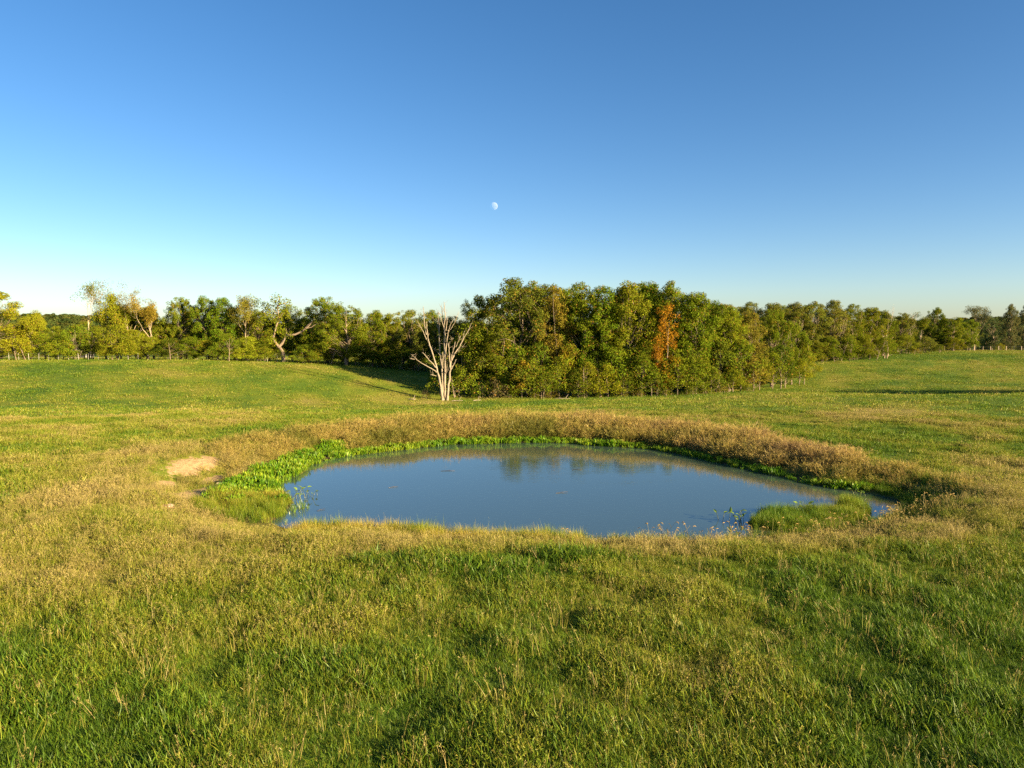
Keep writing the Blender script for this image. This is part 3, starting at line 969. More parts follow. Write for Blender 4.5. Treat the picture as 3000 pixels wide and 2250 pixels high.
TREE = {}
def kind(name, *pairs): TREE[name] = list(pairs)
kind('forest', *[full_tree(400 + i, 16, 3.9, .9, 520, .66, 92, .21, 'wall', .24, 1, 36, lobes=32, lr=1.7) for i in range(5)])
kind('top', *[full_tree(420 + i, 16, 4.4, 3.5, 300, .72, 80, .24, 'round', .22, 1, 26, lobes=16, lr=1.8) for i in range(4)])
kind('oak', *[full_tree(440 + i, 15, 5.6, 1.7, 520, .72, 88, .22, 'round', .32, 1, 50, .75, .34, lobes=22, lr=2.0) for i in range(3)])
kind('lacy', *[full_tree(460 + i, 17, 5.8, 1.6, 520, .70, 76, .22, 'dome', .22, 2, 80, .75, .40, .35, lobes=26, lr=1.7) for i in range(2)])
kind('locust', *[full_tree(480 + i, 7, 3.4, .7, 320, .62, 84, .16, 'dome', .10, 3, 36, .65, .3, .4, lobes=18, lr=1.2) for i in range(4)])
kind('cedar', *[full_tree(500 + i, 5, 2.3, .85, 190, .5, 70, .14, 'cedar', .11, 2, 20, .8, .25, .45) for i in range(3)])
kind('sapling', *[full_tree(520 + i, 6, 1.9, 1.1, 110, .6, 54, .19, 'dome', .08, 1, 26, .8, .45, .35) for i in range(3)])
kind('shrub', *[full_tree(540 + i, 2.2, 1.5, .05, 46, .5, 50, .16, 'dome', .05, 3, 14, .8, .3, .45) for i in range(3)])
kind('column', *[full_tree(560 + i, 12, 1.35, 1.0, 110, .62, 72, .20, 'column', .09, 1, 8, .9, .6, .35) for i in range(2)])
kind('thin', *[open_tree(580 + i, 16, .62, .26, .95, .22, 34, .75, .26, .50, 5, nchild=(2, 4)) for i in range(3)])
kind('airy', *[open_tree(600 + i, 17, .50, .30, .55, .20, 9, .55, .22, .75, 6, skip_low=.4, nchild=(2, 3)) for i in range(3)])
kind('half', *[open_tree(620 + i, 13, .75, .26, 1.0, .23, 44, .9, .28, .35, 5, nchild=(2, 4)) for i in range(3)])
kind('bare', *[open_tree(640 + i, 12, .5, .30, 0, trunk_r=.16, up=.7, depth=5) for i in range(2)])
BASEH = dict(forest=16, top=16, oak=15, lacy=17, locust=7, cedar=5, sapling=6, shrub=2.2, column=12, thin=16, airy=17, half=13, bare=12)
NAMES = dict(forest='oak_tree', top='oak_tree', oak='oak_tree', lacy='oak_tree', locust='locust_tree', cedar='cedar_tree', sapling='young_tree', shrub='shrub',
             column='vine_covered_tree', thin='thin_tree', airy='thin_tree', half='thin_tree', bare='bare_tree')
CATS = dict(shrub='shrub')
for k, lst in TREE.items():
    for tr, cr in lst:
        tr.materials.append(M['pale_bark'] if k in ('airy', 'thin', 'half', 'bare') else M['bark'])
        if cr is not None: cr.materials.append(M['leaf'])

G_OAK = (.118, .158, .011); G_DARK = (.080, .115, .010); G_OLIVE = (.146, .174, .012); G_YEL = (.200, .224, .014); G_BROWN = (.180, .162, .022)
G_FRESH = (.112, .166, .011); G_CEDAR = (.118, .155, .013); G_ORANGE = (.27, .138, .012); G_GOLD = (.22, .18, .015); G_DULL = (.132, .156, .022); G_BLUE = (.088, .110, .043)

_ord = ['first', 'second', 'third', 'fourth', 'fifth', 'sixth', 'seventh', 'eighth', 'ninth', 'tenth', 'eleventh', 'twelfth', 'thirteenth', 'fourteenth', 'fifteenth', 'sixteenth', 'seventeenth', 'eighteenth']
_tg = np.random.default_rng(77)
def plant(k, u, d, top=None, h=None, col=G_OAK, label='', group=None, wx=1.0, variant=None, rz=None, jit=.05, x=None):
    """a tree at picture column u and distance d, as tall as photo row `top` (or h metres)"""
    z = 0
    for _ in range(3):
        xx = x_at(u, d, z) if x is None else x
        z = tz(xx, d)
    H = (z_at(top, d) - z) if top is not None else h
    lst = TREE[k]
    tr, cr = lst[(variant if variant is not None else int(_tg.integers(len(lst)))) % len(lst)]
    s = H / BASEH[k]
    sx = (s if k in ('cedar', 'shrub', 'column', 'bare', 'sapling') else .45 + .55 * s) * wx * _tg.uniform(.93, 1.07)
    e = empty(NAMES[k], xx, d, z, _tg.uniform(0, 6.28) if rz is None else rz, (sx, sx, s))
    tag(e, label, CATS.get(k, 'tree'), group)
    t = link('trunk', tr, None, e)
    if cr is not None:
        c = link('crown', cr, None, e)
        q = 1 + _tg.normal(0, jit, 3) * np.array([1, .6, .6])
        b = _tg.uniform(.88, 1.14)
        c.color = (*[float(np.clip(v * w * b, 0, 1)) for v, w in zip(col, q)], 1)
    return e

# ---- central grove
GR = 'trees of the central grove'
plant('lacy', 1512, 104, 812, col=(.115, .125, .018), wx=1.12, variant=0, rz=.6, label='wide thin-crowned oak with pale limbs showing, left end of the central grove', group=GR)
plant('oak', 1400, 107, 862, col=G_OAK, wx=.62, variant=1, label='oak leaning out over the left edge of the grove, highest beside the gap of sky', group=GR)
plant('locust', 1392, 103, 938, col=G_OLIVE, wx=1.0, label='low yellow-green tree right behind the standing dead tree', group=GR)
plant('locust', 1330, 108, 985, col=G_OAK, wx=.85, label='low rounded tree just behind the left limbs of the dead tree', group=GR)
plant('forest', 1462, 101, 950, col=G_OLIVE, wx=.85, label='short full tree below the overhanging left branch of the grove', group=GR)
plant('forest', 1560, 107, 822, col=G_OAK, wx=.9, label='green oak right of the wide thin-crowned oak, tallest at the left of the grove', group=GR)
plant('forest', 1628, 104, 838, col=G_BROWN, wx=.8, label='brownish oak between the thin-crowned oak and the taller green oaks', group=GR)
plant('forest', 1700, 104, 826, col=G_OAK, wx=.95, label='broad mid green oak left of centre in the front wall of the grove', group=GR)
plant('forest', 1762, 103, 832, col=G_FRESH, wx=.85, label='fresh green oak two crowns left of the orange tree', group=GR)
plant('forest', 1838, 103, 822, col=G_OLIVE, wx=.95, label='large olive oak whose crown touches the left side of the orange tree', group=GR)
plant('forest', 1898, 107, 815, col=G_OAK, wx=.85, label='tall dark-topped oak rising straight behind the orange tree', group=GR)
plant('forest', 1958, 105, 822, col=G_OAK, wx=.8, label='tall oak at the highest right part of the grove skyline', group=GR)
plant('forest', 2030, 103, 848, col=G_FRESH, wx=1.0, label='bright green oak touching the right side of the orange tree', group=GR)
plant('forest', 2092, 107, 880, col=G_DARK, wx=.85, label='darker green oak where the grove skyline steps down to the right', group=GR)
plant('forest', 2135, 105, 905, col=G_OLIVE, wx=.85, label='olive oak with a greyish twiggy top, right of the bright green oak', group=GR)
plant('forest', 2190, 108, 908, col=G_BROWN, wx=.85, label='rust tinged oak near the right end of the grove', group=GR)
plant('oak', 2258, 112, 905, col=G_OAK, wx=.62, variant=0, label='rounded oak second from the right end of the grove', group=GR)
plant('oak', 2318, 116, 945, col=G_OLIVE, wx=.66, variant=2, label='round yellow-green tree at the right end of the grove, nearest the dip', group=GR)
plant('locust', 2345, 116, 1000, col=G_YEL, wx=.75, label='low golden bush tree at the foot of the last grove tree on the right', group=GR)
plant('column', 1950, 100.0, 890, col=G_ORANGE, wx=1.0, variant=0, rz=0, label='orange vine-covered narrow tree in the front of the grove', group=GR)
plant('column', 1925, 99.6, 985, col=G_ORANGE, wx=.85, variant=1, rz=2.0, label='lower orange and red sapling leaning left below the orange vine-covered tree', group=GR)
plant('column', 1948, 99.4, 1072, col=G_GOLD, wx=.85, variant=0, rz=4.0, label='small gold-orange sapling low down under the orange vine-covered tree', group=GR)
plant('sapling', 1655, 101, 1015, col=G_GOLD, wx=.6, label='thin golden sapling among green crowns left of centre in the grove', group=GR)
# understory along the grove's edge, each with its bare stem below the browse line
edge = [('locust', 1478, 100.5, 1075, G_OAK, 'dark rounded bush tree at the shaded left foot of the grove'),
        ('sapling', 1530, 98.8, 1055, G_GOLD, 'small golden-leaved tree at the left foot of the grove'),
        ('cedar', 1558, 99, 1050, G_CEDAR, 'first cedar from the left along the grove edge, beside the golden small tree'),
        ('cedar', 1592, 98.6, 1072, G_FRESH, 'bright green cedar, second from the left along the grove edge'),
        ('sapling', 1640, 99, 1040, G_OLIVE, 'slim olive tree between the second and third cedars of the grove edge'),
        ('cedar', 1690, 98.6, 1080, G_CEDAR, 'low cedar, third from the left along the grove edge'),
        ('cedar', 1722, 98.8, 1058, G_OLIVE, 'olive cedar, fourth from the left along the grove edge'),
        ('cedar', 1778, 98.8, 1066, G_YEL, 'yellow-green cedar, fifth from the left along the grove edge'),
        ('cedar', 1832, 99, 1075, G_CEDAR, 'broad dark cedar, sixth along the grove edge, left of the orange tree'),
        ('sapling', 1880, 99, 1030, G_OAK, 'slim green tree close on the left of the orange tree'),
        ('cedar', 1912, 98.7, 1082, G_CEDAR, 'short cedar in front of the orange tree'),
        ('sapling', 1985, 99.5, 1040, G_OLIVE, 'slim olive tree close on the right of the orange tree'),
        ('sapling', 2040, 100, 1060, G_OAK, 'slim leafy tree below the bright green oak'),
        ('cedar', 2085, 101, 1072, G_CEDAR, 'cedar right of centre along the grove edge, below the darker oak'),
        ('cedar', 2148, 102.5, 1066, G_YEL, 'yellowish cedar where the grove edge turns back to the right'),
        ('sapling', 2205, 104, 1040, G_BROWN, 'brown-leaved slim tree near the right end of the grove edge'),
        ('sapling', 2262, 107, 1030, G_OLIVE, 'olive slim tree with three pale trunks beside it at the right of the grove'),
        ('sapling', 2300, 110, 1040, G_OAK, 'last slim green tree at the right end of the grove edge')]
for k, u, d, top, c, lb in edge:
    plant(k, u, d, top, col=c, label=lb, group='small trees along the front edge of the grove', wx=1.0 if k != 'cedar' else 1.15)
# bare trunks under the browse line: thin young trunks with a tuft of crown lost in the wall of leaves
for i, u in enumerate((1512, 1545, 1575, 1612, 1668, 1748, 1805, 1858, 1892, 1935, 1968, 2010, 2025, 2062, 2110, 2170, 2228, 2282)):
    plant('sapling', u + _tg.uniform(-4, 4), 100.2 + .5 * (i % 3) + max(0, (u - 2050) * .03), h=_tg.uniform(5, 8), col=(G_OAK, G_OLIVE, G_DARK)[i % 3], wx=1.0,
          label='young tree with a thin pale trunk, %s from the left under the grove leaf wall' % _ord[i], group='young trunks under the grove edge')
for i in range(22):
    u, d = _tg.uniform(1470, 2230), _tg.uniform(111, 128)
    top = np.interp(u, [1470, 1560, 1650, 1750, 1850, 1960, 2020, 2100, 2200, 2230], [850, 818, 832, 832, 832, 826, 856, 892, 905, 915]) + _tg.uniform(0, 26)
    plant('top', u, d, top, col=(G_OAK, G_OLIVE, G_DARK)[i % 3], label='dull green oak deep in the grove, only its top showing over the front row', group='oaks deep in the grove')

for i, u in enumerate((1500, 1568, 1616, 1708, 1752, 1820, 1872, 1946, 2022, 2070, 2120, 2188)):
    plant('shrub', u + _tg.uniform(-5, 5), 98.4 + max(0, (u - 2000) * .022) + _tg.uniform(-.5, .4), h=_tg.uniform(.7, 1.6), col=(G_OAK, G_OLIVE, G_BROWN, G_DARK)[i % 4], wx=_tg.uniform(.8, 1.5),
          label='low %s brush among the trunks, %s from the left along the foot of the grove' % (('green', 'olive', 'brownish', 'dark')[i % 4], _ord[i]), group='brush at the foot of the grove')

# ---- tree line on the left, beyond the crest of the pasture
LL = 'tree line beyond the left pasture'
left = [('lacy', 2, 121, 852, G_YEL, 1.2, 1, 'spreading pale-limbed yellow tree cut by the left edge of the picture'),
        ('half', 92, 124, 915, G_YEL, .8, 1, 'low spreading tree with pale bent limbs, next to the edge tree on the left'),
        ('airy', 262, 127, 822, G_OLIVE, .95, 0, 'tall nearly leafless tree with an ivy-green stem, left of the twin airy trees'),
        ('airy', 312, 128, 820, G_BROWN, .85, 1, 'tall airy tree with scattered leaves, middle one of three airy trees on the left'),
        ('airy', 376, 127, 822, G_BROWN, .75, 2, 'tall airy tree with a half leafy crown, right one of three airy trees'),
        ('half', 345, 129, 862, G_YEL, .75, 0, 'yellow-green tree filling the space between the airy trees'),
        ('half', 405, 128, 895, G_OLIVE, .8, 2, 'leafy olive tree at the right foot of the airy trees'),
        ('thin', 452, 127, 862, G_BROWN, .7, 1, 'brownish thin-leaved tree right of the three airy trees'),
        ('oak', 528, 129, 868, G_OAK, .55, 0, 'dark green round-topped oak with sky gaps under its crown, left tree line'),
        ('oak', 500, 131, 935, G_OLIVE, .6, 1, 'lower olive oak below the round-topped oak, left tree line'),
        ('oak', 612, 128, 866, G_FRESH, .5, 2, 'green double-topped oak with pale trunks showing, left tree line'),
        ('forest', 655, 127, 868, G_FRESH, .75, 1, 'narrow fresh green oak next to the brown-leaved tree'),
        ('thin', 722, 126, 866, G_BROWN, .8, 0, 'brown-leaved tree with pale forked limbs, left of centre in the left tree line'),
        ('oak', 792, 134, 925, G_DARK, .6, 1, 'dark low oak in the gap between the brown tree and the leaning tree'),
        ('oak', 905, 131, 925, G_OAK, .55, 2, 'low green tree behind the long leaning limb'),
        ('oak', 960, 127, 868, G_OAK, .72, 0, 'big rounded green oak right of the leaning-limb tree'),
        ('oak', 1015, 124, 892, G_OLIVE, .78, 1, 'broad golden-lit oak in front, right of the big rounded oak'),
        ('oak', 1092, 127, 908, G_OAK, .62, 2, 'green oak at the right of the golden-lit oak, left tree line'),
        ('oak', 1146, 129, 916, G_OLIVE, .55, 0, 'small-topped olive oak just left of the saddle in the tree line'),
        ('oak', 1212, 131, 905, G_DULL, .72, 1, 'dull green oak behind the left limbs of the dead tree'),
        ('oak', 1275, 133, 908, G_OAK, .62, 2, 'green oak straight behind the top of the dead tree'),
        ('oak', 1330, 131, 925, G_BROWN, .62, 0, 'reddish-brown tinged oak behind the right limbs of the dead tree'),
        ('oak', 432, 131, 905, G_OLIVE, .62, 2, 'olive oak filling the gap right of the leafy foot of the airy trees'),
        ('oak', 568, 131, 892, G_OAK, .6, 0, 'green oak between the round-topped oak and the double-topped oak'),
        ('oak', 688, 132, 900, G_OLIVE, .58, 1, 'olive oak behind the left side of the brown-leaved tree'),
        ('oak', 758, 131, 905, G_OAK, .58, 2, 'mid green oak right of the brown-leaved tree'),
        ('oak', 858, 132, 892, G_OAK, .58, 0, 'green oak behind the fork of the leaning-limb tree'),
        ('oak', 1180, 136, 940, G_DARK, .6, 1, 'dark oak filling the saddle of the tree line left of the dead tree')]
# the tree with one long pale limb reaching out to the right
def leaning_limb_tree():
    d = 124.0
    x = x_at(830, d, 1); z = tz(x, d)
    k = d / FPX
    e = empty('leaning_tree', x, d, z)
    tag(e, 'tree with a forked pale trunk and one long bare limb reaching up to the right', 'tree', LL)
    tb = MB(); r = np.random.default_rng(4)
    P = lambda pts, dy=0: [((u - 830) * k, dy + r.normal() * .1, (1062 - v) * k * .90) for u, v in pts]
    tb.tube(P([(832, 1075), (830, 1030), (818, 1012)]), [.42, .32, .28], 7)
    tb.tube(P([(818, 1014), (808, 995), (802, 985), (806, 970), (815, 935), (820, 900), (816, 875)]), [.26, .2, .18, .16, .13, .1, .05], 6)
    tb.tube(P([(818, 1012), (828, 1000), (835, 985), (838, 975), (868, 972), (890, 960), (910, 942), (925, 918)]), [.28, .25, .22, .22, .18, .14, .1, .05], 6)
    for a, b in (((890, 960), (918, 930)), ((900, 952), (932, 935)), ((868, 972), (890, 975)), ((838, 976), (840, 950)), ((815, 935), (835, 900)), ((818, 910), (800, 885)), ((816, 880), (845, 868)), ((805, 985), (795, 970))):
        tb.tube(P([a, ((a[0] + b[0]) / 2 + r.normal() * 3, (a[1] + b[1]) / 2 + r.normal() * 3), b]), [.09, .06, .03], 4)
    link('trunk', tb.mesh('trunk', True), M['bark'], e)
    C = np.array(P([(800 + r.normal() * 26, 905 + r.normal() * 22) for _ in range(26)] + [(815 + r.normal() * 14, 868 + r.normal() * 8) for _ in range(8)] + [(800 + r.normal() * 30, 975 + r.normal() * 18) for _ in range(14)]))
    C[:, 1] += r.normal(0, 1.3, len(C))
    cr = MB(); leaf_cloud(cr, C, r.uniform(.6, 1.1, len(C)), 70, .24, r, .85, .5)
    o = link('crown', cr.mesh('crown'), M['leaf'], e); o.color = (*G_OLIVE, 1)
leaning_limb_tree()
for k, u, d, top, c, w, v, lb in left:
    plant(k, u, d, top, col=c, wx=w * (1.2 if k in ('oak', 'forest') else 1.0), variant=v, label=lb, group=LL)
low = [(-20, 1000, G_YEL), (60, 985, G_OLIVE), (120, 972, G_OLIVE), (180, 985, G_YEL), (232, 950, G_FRESH), (290, 958, G_OLIVE), (345, 950, G_OLIVE), (395, 965, G_YEL),
       (445, 985, G_OLIVE), (505, 990, G_DARK), (560, 985, G_FRESH), (610, 995, G_YEL), (665, 975, G_FRESH), (730, 985, G_YEL), (775, 990, G_OAK), (898, 1008, G_FRESH), (935, 1000, G_OLIVE)]
for i, (u, top, c) in enumerate(low):
    hue = {G_YEL: 'yellow-green', G_OLIVE: 'olive', G_FRESH: 'fresh green', G_DARK: 'dark green', G_OAK: 'mid green', G_BROWN: 'brownish'}[c]
    plant('locust', u, 122 + (i % 3) * 1.2, top, col=c, wx=1.12, label='%s small locust tree, %s from the left in the low front row' % (hue, _ord[i]), group='low locust trees in front of the left tree line')
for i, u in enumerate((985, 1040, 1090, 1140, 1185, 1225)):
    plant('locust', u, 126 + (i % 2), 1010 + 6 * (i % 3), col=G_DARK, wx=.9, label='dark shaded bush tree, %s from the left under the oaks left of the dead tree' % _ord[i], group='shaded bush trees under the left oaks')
for i in range(14):
    u = -120 + i * 95
    plant('top', u, _tg.uniform(138, 150), np.interp(u, [0, 90, 130, 250, 330, 900, 1300], [930, 945, 952, 945, 920, 918, 925]) + _tg.uniform(-8, 8), col=(G_OLIVE, G_OAK, G_DULL)[i % 3], wx=.9,
          label='dull green tree standing behind the left tree line, mostly hidden', group='trees behind the left tree line')

# ---- wood edge on the right, running back up the slope
RW = 'wood edge along the right pasture'
right = [('top', 2060, 150, 900, G_OAK, .9, 0, 'oak top seen over the step in the grove skyline'),
         ('forest', 2130, 150, 888, G_DULL, 1.0, 1, 'dull green oak top just right of the grove, left end of the right wood'),
         ('forest', 2195, 152, 884, G_DULL, 1.0, 2, 'rounded oak top over the right end of the grove'),
         ('forest', 2262, 150, 882, G_DULL, 1.0, 3, 'flat-topped oak over the last round grove tree'),
         ('forest', 2325, 150, 884, G_DULL, 1.0, 4, 'olive oak behind the pale dead limbs of the right wood'),
         ('forest', 2380, 150, 882, G_DULL, 1.0, 0, 'full oak first right of the last grove tree'),
         ('forest', 2440, 151, 876, G_DULL, 1.0, 1, 'tallest oak of the right wood, small knob on its top'),
         ('forest', 2495, 153, 890, G_OLIVE, .95, 2, 'olive oak two crowns right of the tallest right wood oak'),
         ('forest', 2545, 156, 896, G_OLIVE, .95, 3, 'rust-tinged oak where the right wood slopes down'),
         ('forest', 2585, 160, 908, G_OAK, .85, 4, 'green oak beside the leaning bare white snag'),
         ('oak', 2640, 172, 915, G_DULL, .6, 0, 'small-crowned oak right of the bare white snag'),
         ('thin', 2695, 176, 915, G_OAK, .8, 1, 'thin oak with sky between its limbs, middle of the right far row'),
         ('oak', 2735, 178, 900, G_DARK, .6, 2, 'dark flat-topped oak standing above the right far row'),
         ('oak', 2790, 176, 928, G_OLIVE, .75, 1, 'wide olive oak in front, right far row'),
         ('oak', 2840, 182, 935, G_OAK, .6, 0, 'low green oak at the right end of the olive oaks'),
         ('thin', 2852, 196, 898, G_BLUE, .9, 2, 'tall dark umbrella-topped tree over the gap on the right'),
         ('forest', 2955, 190, 890, G_BLUE, .62, 0, 'tall dark tree with a pale trunk near the right edge'),
         ('forest', 3000, 194, 892, G_BLUE, .6, 1, 'dark tree cut by the right edge of the picture'),
         ('oak', 2905, 206, 925, G_BLUE, .8, 2, 'hazy dark oak between the two tall dark trees on the right'),
         ('oak', 2965, 210, 930, G_BLUE, .8, 1, 'hazy dark oak low behind the right edge trees')]
for k, u, d, top, c, w, v, lb in right:
    plant(k, u, d, top, col=c, wx=w, variant=v, label=lb, group=RW)
for i, (u, d, top) in enumerate([(2330, 149, 903), (2455, 149.5, 908)]):
    plant('bare', u, d, top, wx=.62, label='leafless grey-limbed tree among the oak tops, %s from the left in the right wood' % _ord[i], group='leafless trees in the right wood')
plant('bare', 2602, 158, 890, wx=.7, label='leaning bare white snag with one forked limb at the right wood edge')
plant('bare', 2662, 172, 896, wx=.5, label='thin leafless treetop above the right far row')
lowr = [('locust', 2385, 147, 995, G_OLIVE, 'olive bush tree at the left foot of the right wood'), ('locust', 2430, 148, 985, G_OAK, 'green bush tree second along the foot of the right wood'),
        ('locust', 2480, 149, 980, G_OAK, 'mid green bush tree third along the foot of the right wood'), ('locust', 2530, 150, 985, G_OLIVE, 'olive bush tree beside the round dark cedar'),
        ('cedar', 2592, 152, 985, G_OAK, 'big rounded green cedar at the right end of the wood edge'), ('locust', 2650, 166, 978, G_OLIVE, 'pale olive bush tree right of the round cedar'),
        ('locust', 2710, 168, 985, G_DULL, 'dull green bush tree in the middle of the right far row'), ('cedar', 2752, 166, 1008, G_CEDAR, 'small round cedar by the fence on the right slope'),
        ('locust', 2795, 172, 990, G_OLIVE, 'wide low bush tree right of the small round cedar'), ('cedar', 2930, 188, 1005, G_YEL, 'yellow-green little cedar by the fence at the far right'),
        ('cedar', 2962, 188, 1015, G_DARK, 'dark little cedar by the fence at the far right')]
for k, u, d, top, c, lb in lowr:
    plant(k, u, d, top, col=c, wx=1.5 if k == 'cedar' else 1.0, label=lb, group='bush trees at the foot of the right wood')
for i, (u, d, h, c) in enumerate([(2372, 146, 2.0, G_BROWN), (2408, 146, 1.8, G_OLIVE), (2455, 147, 2.2, G_FRESH), (2500, 148, 1.7, G_FRESH), (2548, 150, 1.8, G_OLIVE), (2680, 163, 1.6, G_BROWN)]):
    plant('shrub', u, d, h=h, col=c, label='low %s shrub, %s from the left along the foot of the right wood' % ({G_BROWN: 'brown', G_OLIVE: 'olive', G_FRESH: 'green'}[c], _ord[i]), group='shrubs at the foot of the right wood')
for i in range(18):
    u, d = _tg.uniform(2050, 3080), _tg.uniform(0, 1)
    d = np.interp(u, [2050, 2550, 2650, 2900, 3080], [160, 168, 190, 222, 222]) + d * 16
    top = np.interp(u, [2050, 2200, 2450, 2560, 2650, 2800, 3080], [905, 890, 886, 905, 928, 938, 935]) + _tg.uniform(2, 18)
    plant('top', u, d, top, col=(G_DULL, G_OAK, G_BLUE)[i % 3], label='dull oak deep in the right wood, only a piece of its crown showing', group='oaks deep in the right wood')
for x_, y_, h_, c_, lb in ((67.5, 85.5, 7, G_OAK, 'green tree right of the pasture dip, its long shadow lying in the dip'), (73, 84.5, 8, G_OLIVE, 'olive tree behind the green tree right of the pasture dip'),
                           (71.5, 90, 6.5, G_DARK, 'short dark tree right of the pasture dip')):
    plant('forest', 0, y_, h=h_, x=x_, col=c_, wx=.8, label=lb)
# shrubs round the dead tree and the gap
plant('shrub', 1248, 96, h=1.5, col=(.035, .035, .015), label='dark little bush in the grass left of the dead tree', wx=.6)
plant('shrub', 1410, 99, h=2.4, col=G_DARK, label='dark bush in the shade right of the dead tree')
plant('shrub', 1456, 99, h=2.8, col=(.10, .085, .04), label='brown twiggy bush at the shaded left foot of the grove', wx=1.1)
plant('shrub', 1352, 100, h=3.4, col=G_FRESH, label='green bush close behind the right stems of the dead tree')
plant('shrub', 1290, 101, h=3.0, col=G_OLIVE, label='olive bush close behind the left stems of the dead tree')

# ------------------------------------------------------------------ the standing dead tree
def dead_tree():
    D = 95.0
    u0, v0 = 1180 + 600 * .2049, 860 + 1545 * .2049
    X0 = x_at(u0, D, -2.4); Z0 = tz(X0, D)
    k = .2049 * D / FPX
    root = empty('dead_tree', X0, D, Z0)
    tag(root, 'standing dead tree with bleached bare stems fanning out, in front of the grove', 'tree')
    r = np.random.default_rng(3)
    def stem(name, pts, w0, w1, y0=0.0, y1=0.0):
        P, Rr = [], []
        n = len(pts)
        # subdivide for a slightly gnarled line
        for i in range(n - 1):
            for q in range(3):
                t = q / 3
                P.append(((1 - t) * np.array(pts[i]) + t * np.array(pts[i + 1])))
        P.append(np.array(pts[-1], float))
        m = len(P)
        out = []
        for i, p in enumerate(P):
            t = i / (m - 1)
            j = r.normal(size=3) * .025 * (0 < i < m - 1)
            out.append(((p[0] - 600) * k + j[0], y0 + (y1 - y0) * t + j[1], (1545 - p[1]) * k + j[2]))
            Rr.append(max(.018, (w0 + (w1 - w0) * t ** .8) * k * .5 * (1 + r.normal() * .06)))
        mb = MB(); mb.tube(out, np.array(Rr) * (.92 if name == 'trunk' else .80), 8)
        for q in range(6 if name == 'branch' else 8):      # broken twigs
            i = int(r.integers(len(out) // 2, len(out) - 1)); p = np.array(out[i]); v = r.normal(size=3) + np.array([0, 0, .9]); v /= np.linalg.norm(v)
            Lq = r.uniform(.25, .9)
            mb.tube([p, p + v * Lq * .5 + r.normal(size=3) * .03, p + v * Lq + np.array([0, 0, .08])], [.016, .011, .006], 4)
        return link(name, mb.mesh(name, True), M['dead_wood'], root)
    T, B = 'trunk', 'branch'
    stem(T, [(572, 1590), (563, 1480), (545, 1330), (508, 1130), (460, 960), (400, 750), (366, 610), (355, 500), (358, 410)], 48, 9, 0, -.6)
    stem(B, [(352, 665), (310, 560), (270, 480), (230, 388)], 17, 6, -.5, -1.2)
    stem(B, [(350, 600), (325, 470), (310, 330), (300, 195)], 20, 7, -.5, .3)
    stem(B, [(328, 475), (312, 460), (300, 445)], 10, 6, 0, -.2)
    stem(B, [(490, 1135), (420, 1082), (340, 1030), (215, 945), (133, 930)], 20, 8, -.2, -2.0)
    stem(B, [(228, 948), (195, 905), (168, 872)], 12, 6, -1.7, -2.2)
    stem(B, [(500, 1090), (450, 1030), (390, 960), (345, 895), (296, 850)], 26, 9, -.2, -1.2)
    stem(T, [(580, 1590), (572, 1450), (565, 1250), (558, 1080), (546, 950), (530, 850), (520, 650), (520, 500), (533, 358)], 44, 8, .2, .9)
    stem(B, [(517, 560), (500, 420), (508, 248)], 13, 5, .8, 1.4)
    stem(B, [(570, 1080), (576, 950), (577, 848)], 28, 13, .2, -.2)
    stem(B, [(505, 520), (470, 440), (440, 390), (406, 333)], 8, 3, .8, 1.8)
    stem(T, [(603, 1590), (602, 1450), (600, 1250), (606, 1020), (600, 800), (602, 600), (600, 500), (611, 350), (605, 230), (595, 128)], 46, 7, .3, .3)
    stem(B, [(592, 500), (565, 400), (542, 310), (528, 278)], 14, 5, .3, -.5)
    stem(B, [(592, 470), (574, 330), (556, 240), (544, 182)], 14, 5, .3, 1.0)
    stem(B, [(571, 300), (574, 260), (578, 228)], 8, 4, .6, .6)
    stem(B, [(622, 540), (633, 440), (633, 348)], 16, 9, .3, .9)
    stem(B, [(612, 920), (624, 750), (640, 650), (662, 540), (700, 440), (728, 388)], 28, 7, .3, -.4)
    stem(B, [(662, 548), (720, 480), (762, 380), (802, 268)], 11, 3, 0, .7)
    stem(B, [(628, 740), (690, 692), (736, 646)], 15, 9, .3, -.8)
    stem(T, [(630, 1590), (638, 1500), (650, 1350), (668, 1230), (680, 1100), (690, 980), (710, 880), (735, 790), (752, 698)], 46, 9, .1, .4)
    stem(B, [(676, 1060), (672, 900), (668, 820), (660, 722)], 30, 8, .1, -.4)
    stem(B, [(698, 970), (740, 872), (800, 790), (842, 710), (900, 600), (946, 520), (976, 432)], 30, 5, .2, 1.4)
    stem(B, [(760, 775), (800, 690), (832, 616)], 14, 7, .5, 0)
    stem(B, [(838, 722), (868, 630), (886, 545)], 13, 7, .9, .4)
    stem(B, [(738, 882), (775, 850), (814, 814)], 16, 9, .3, -.5)
    stem(B, [(800, 800), (840, 782), (880, 768)], 6, 3, .7, .2)
    stem(B, [(690, 1105), (728, 1030), (762, 953)], 16, 8, .1, .9)
    stem(B, [(620, 1155), (640, 1000), (668, 938)], 12, 6, .3, .0)
    stem(B, [(500, 1195), (450, 1175), (408, 1163)], 14, 6, 0, -.9)
    stem(B, [(540, 905), (500, 860), (440, 808), (344, 748)], 11, 4, .3, 1.6)
    stem(B, [(622, 1150), (640, 1120), (655, 1100)], 12, 8, .2, -.4)
dead_tree()

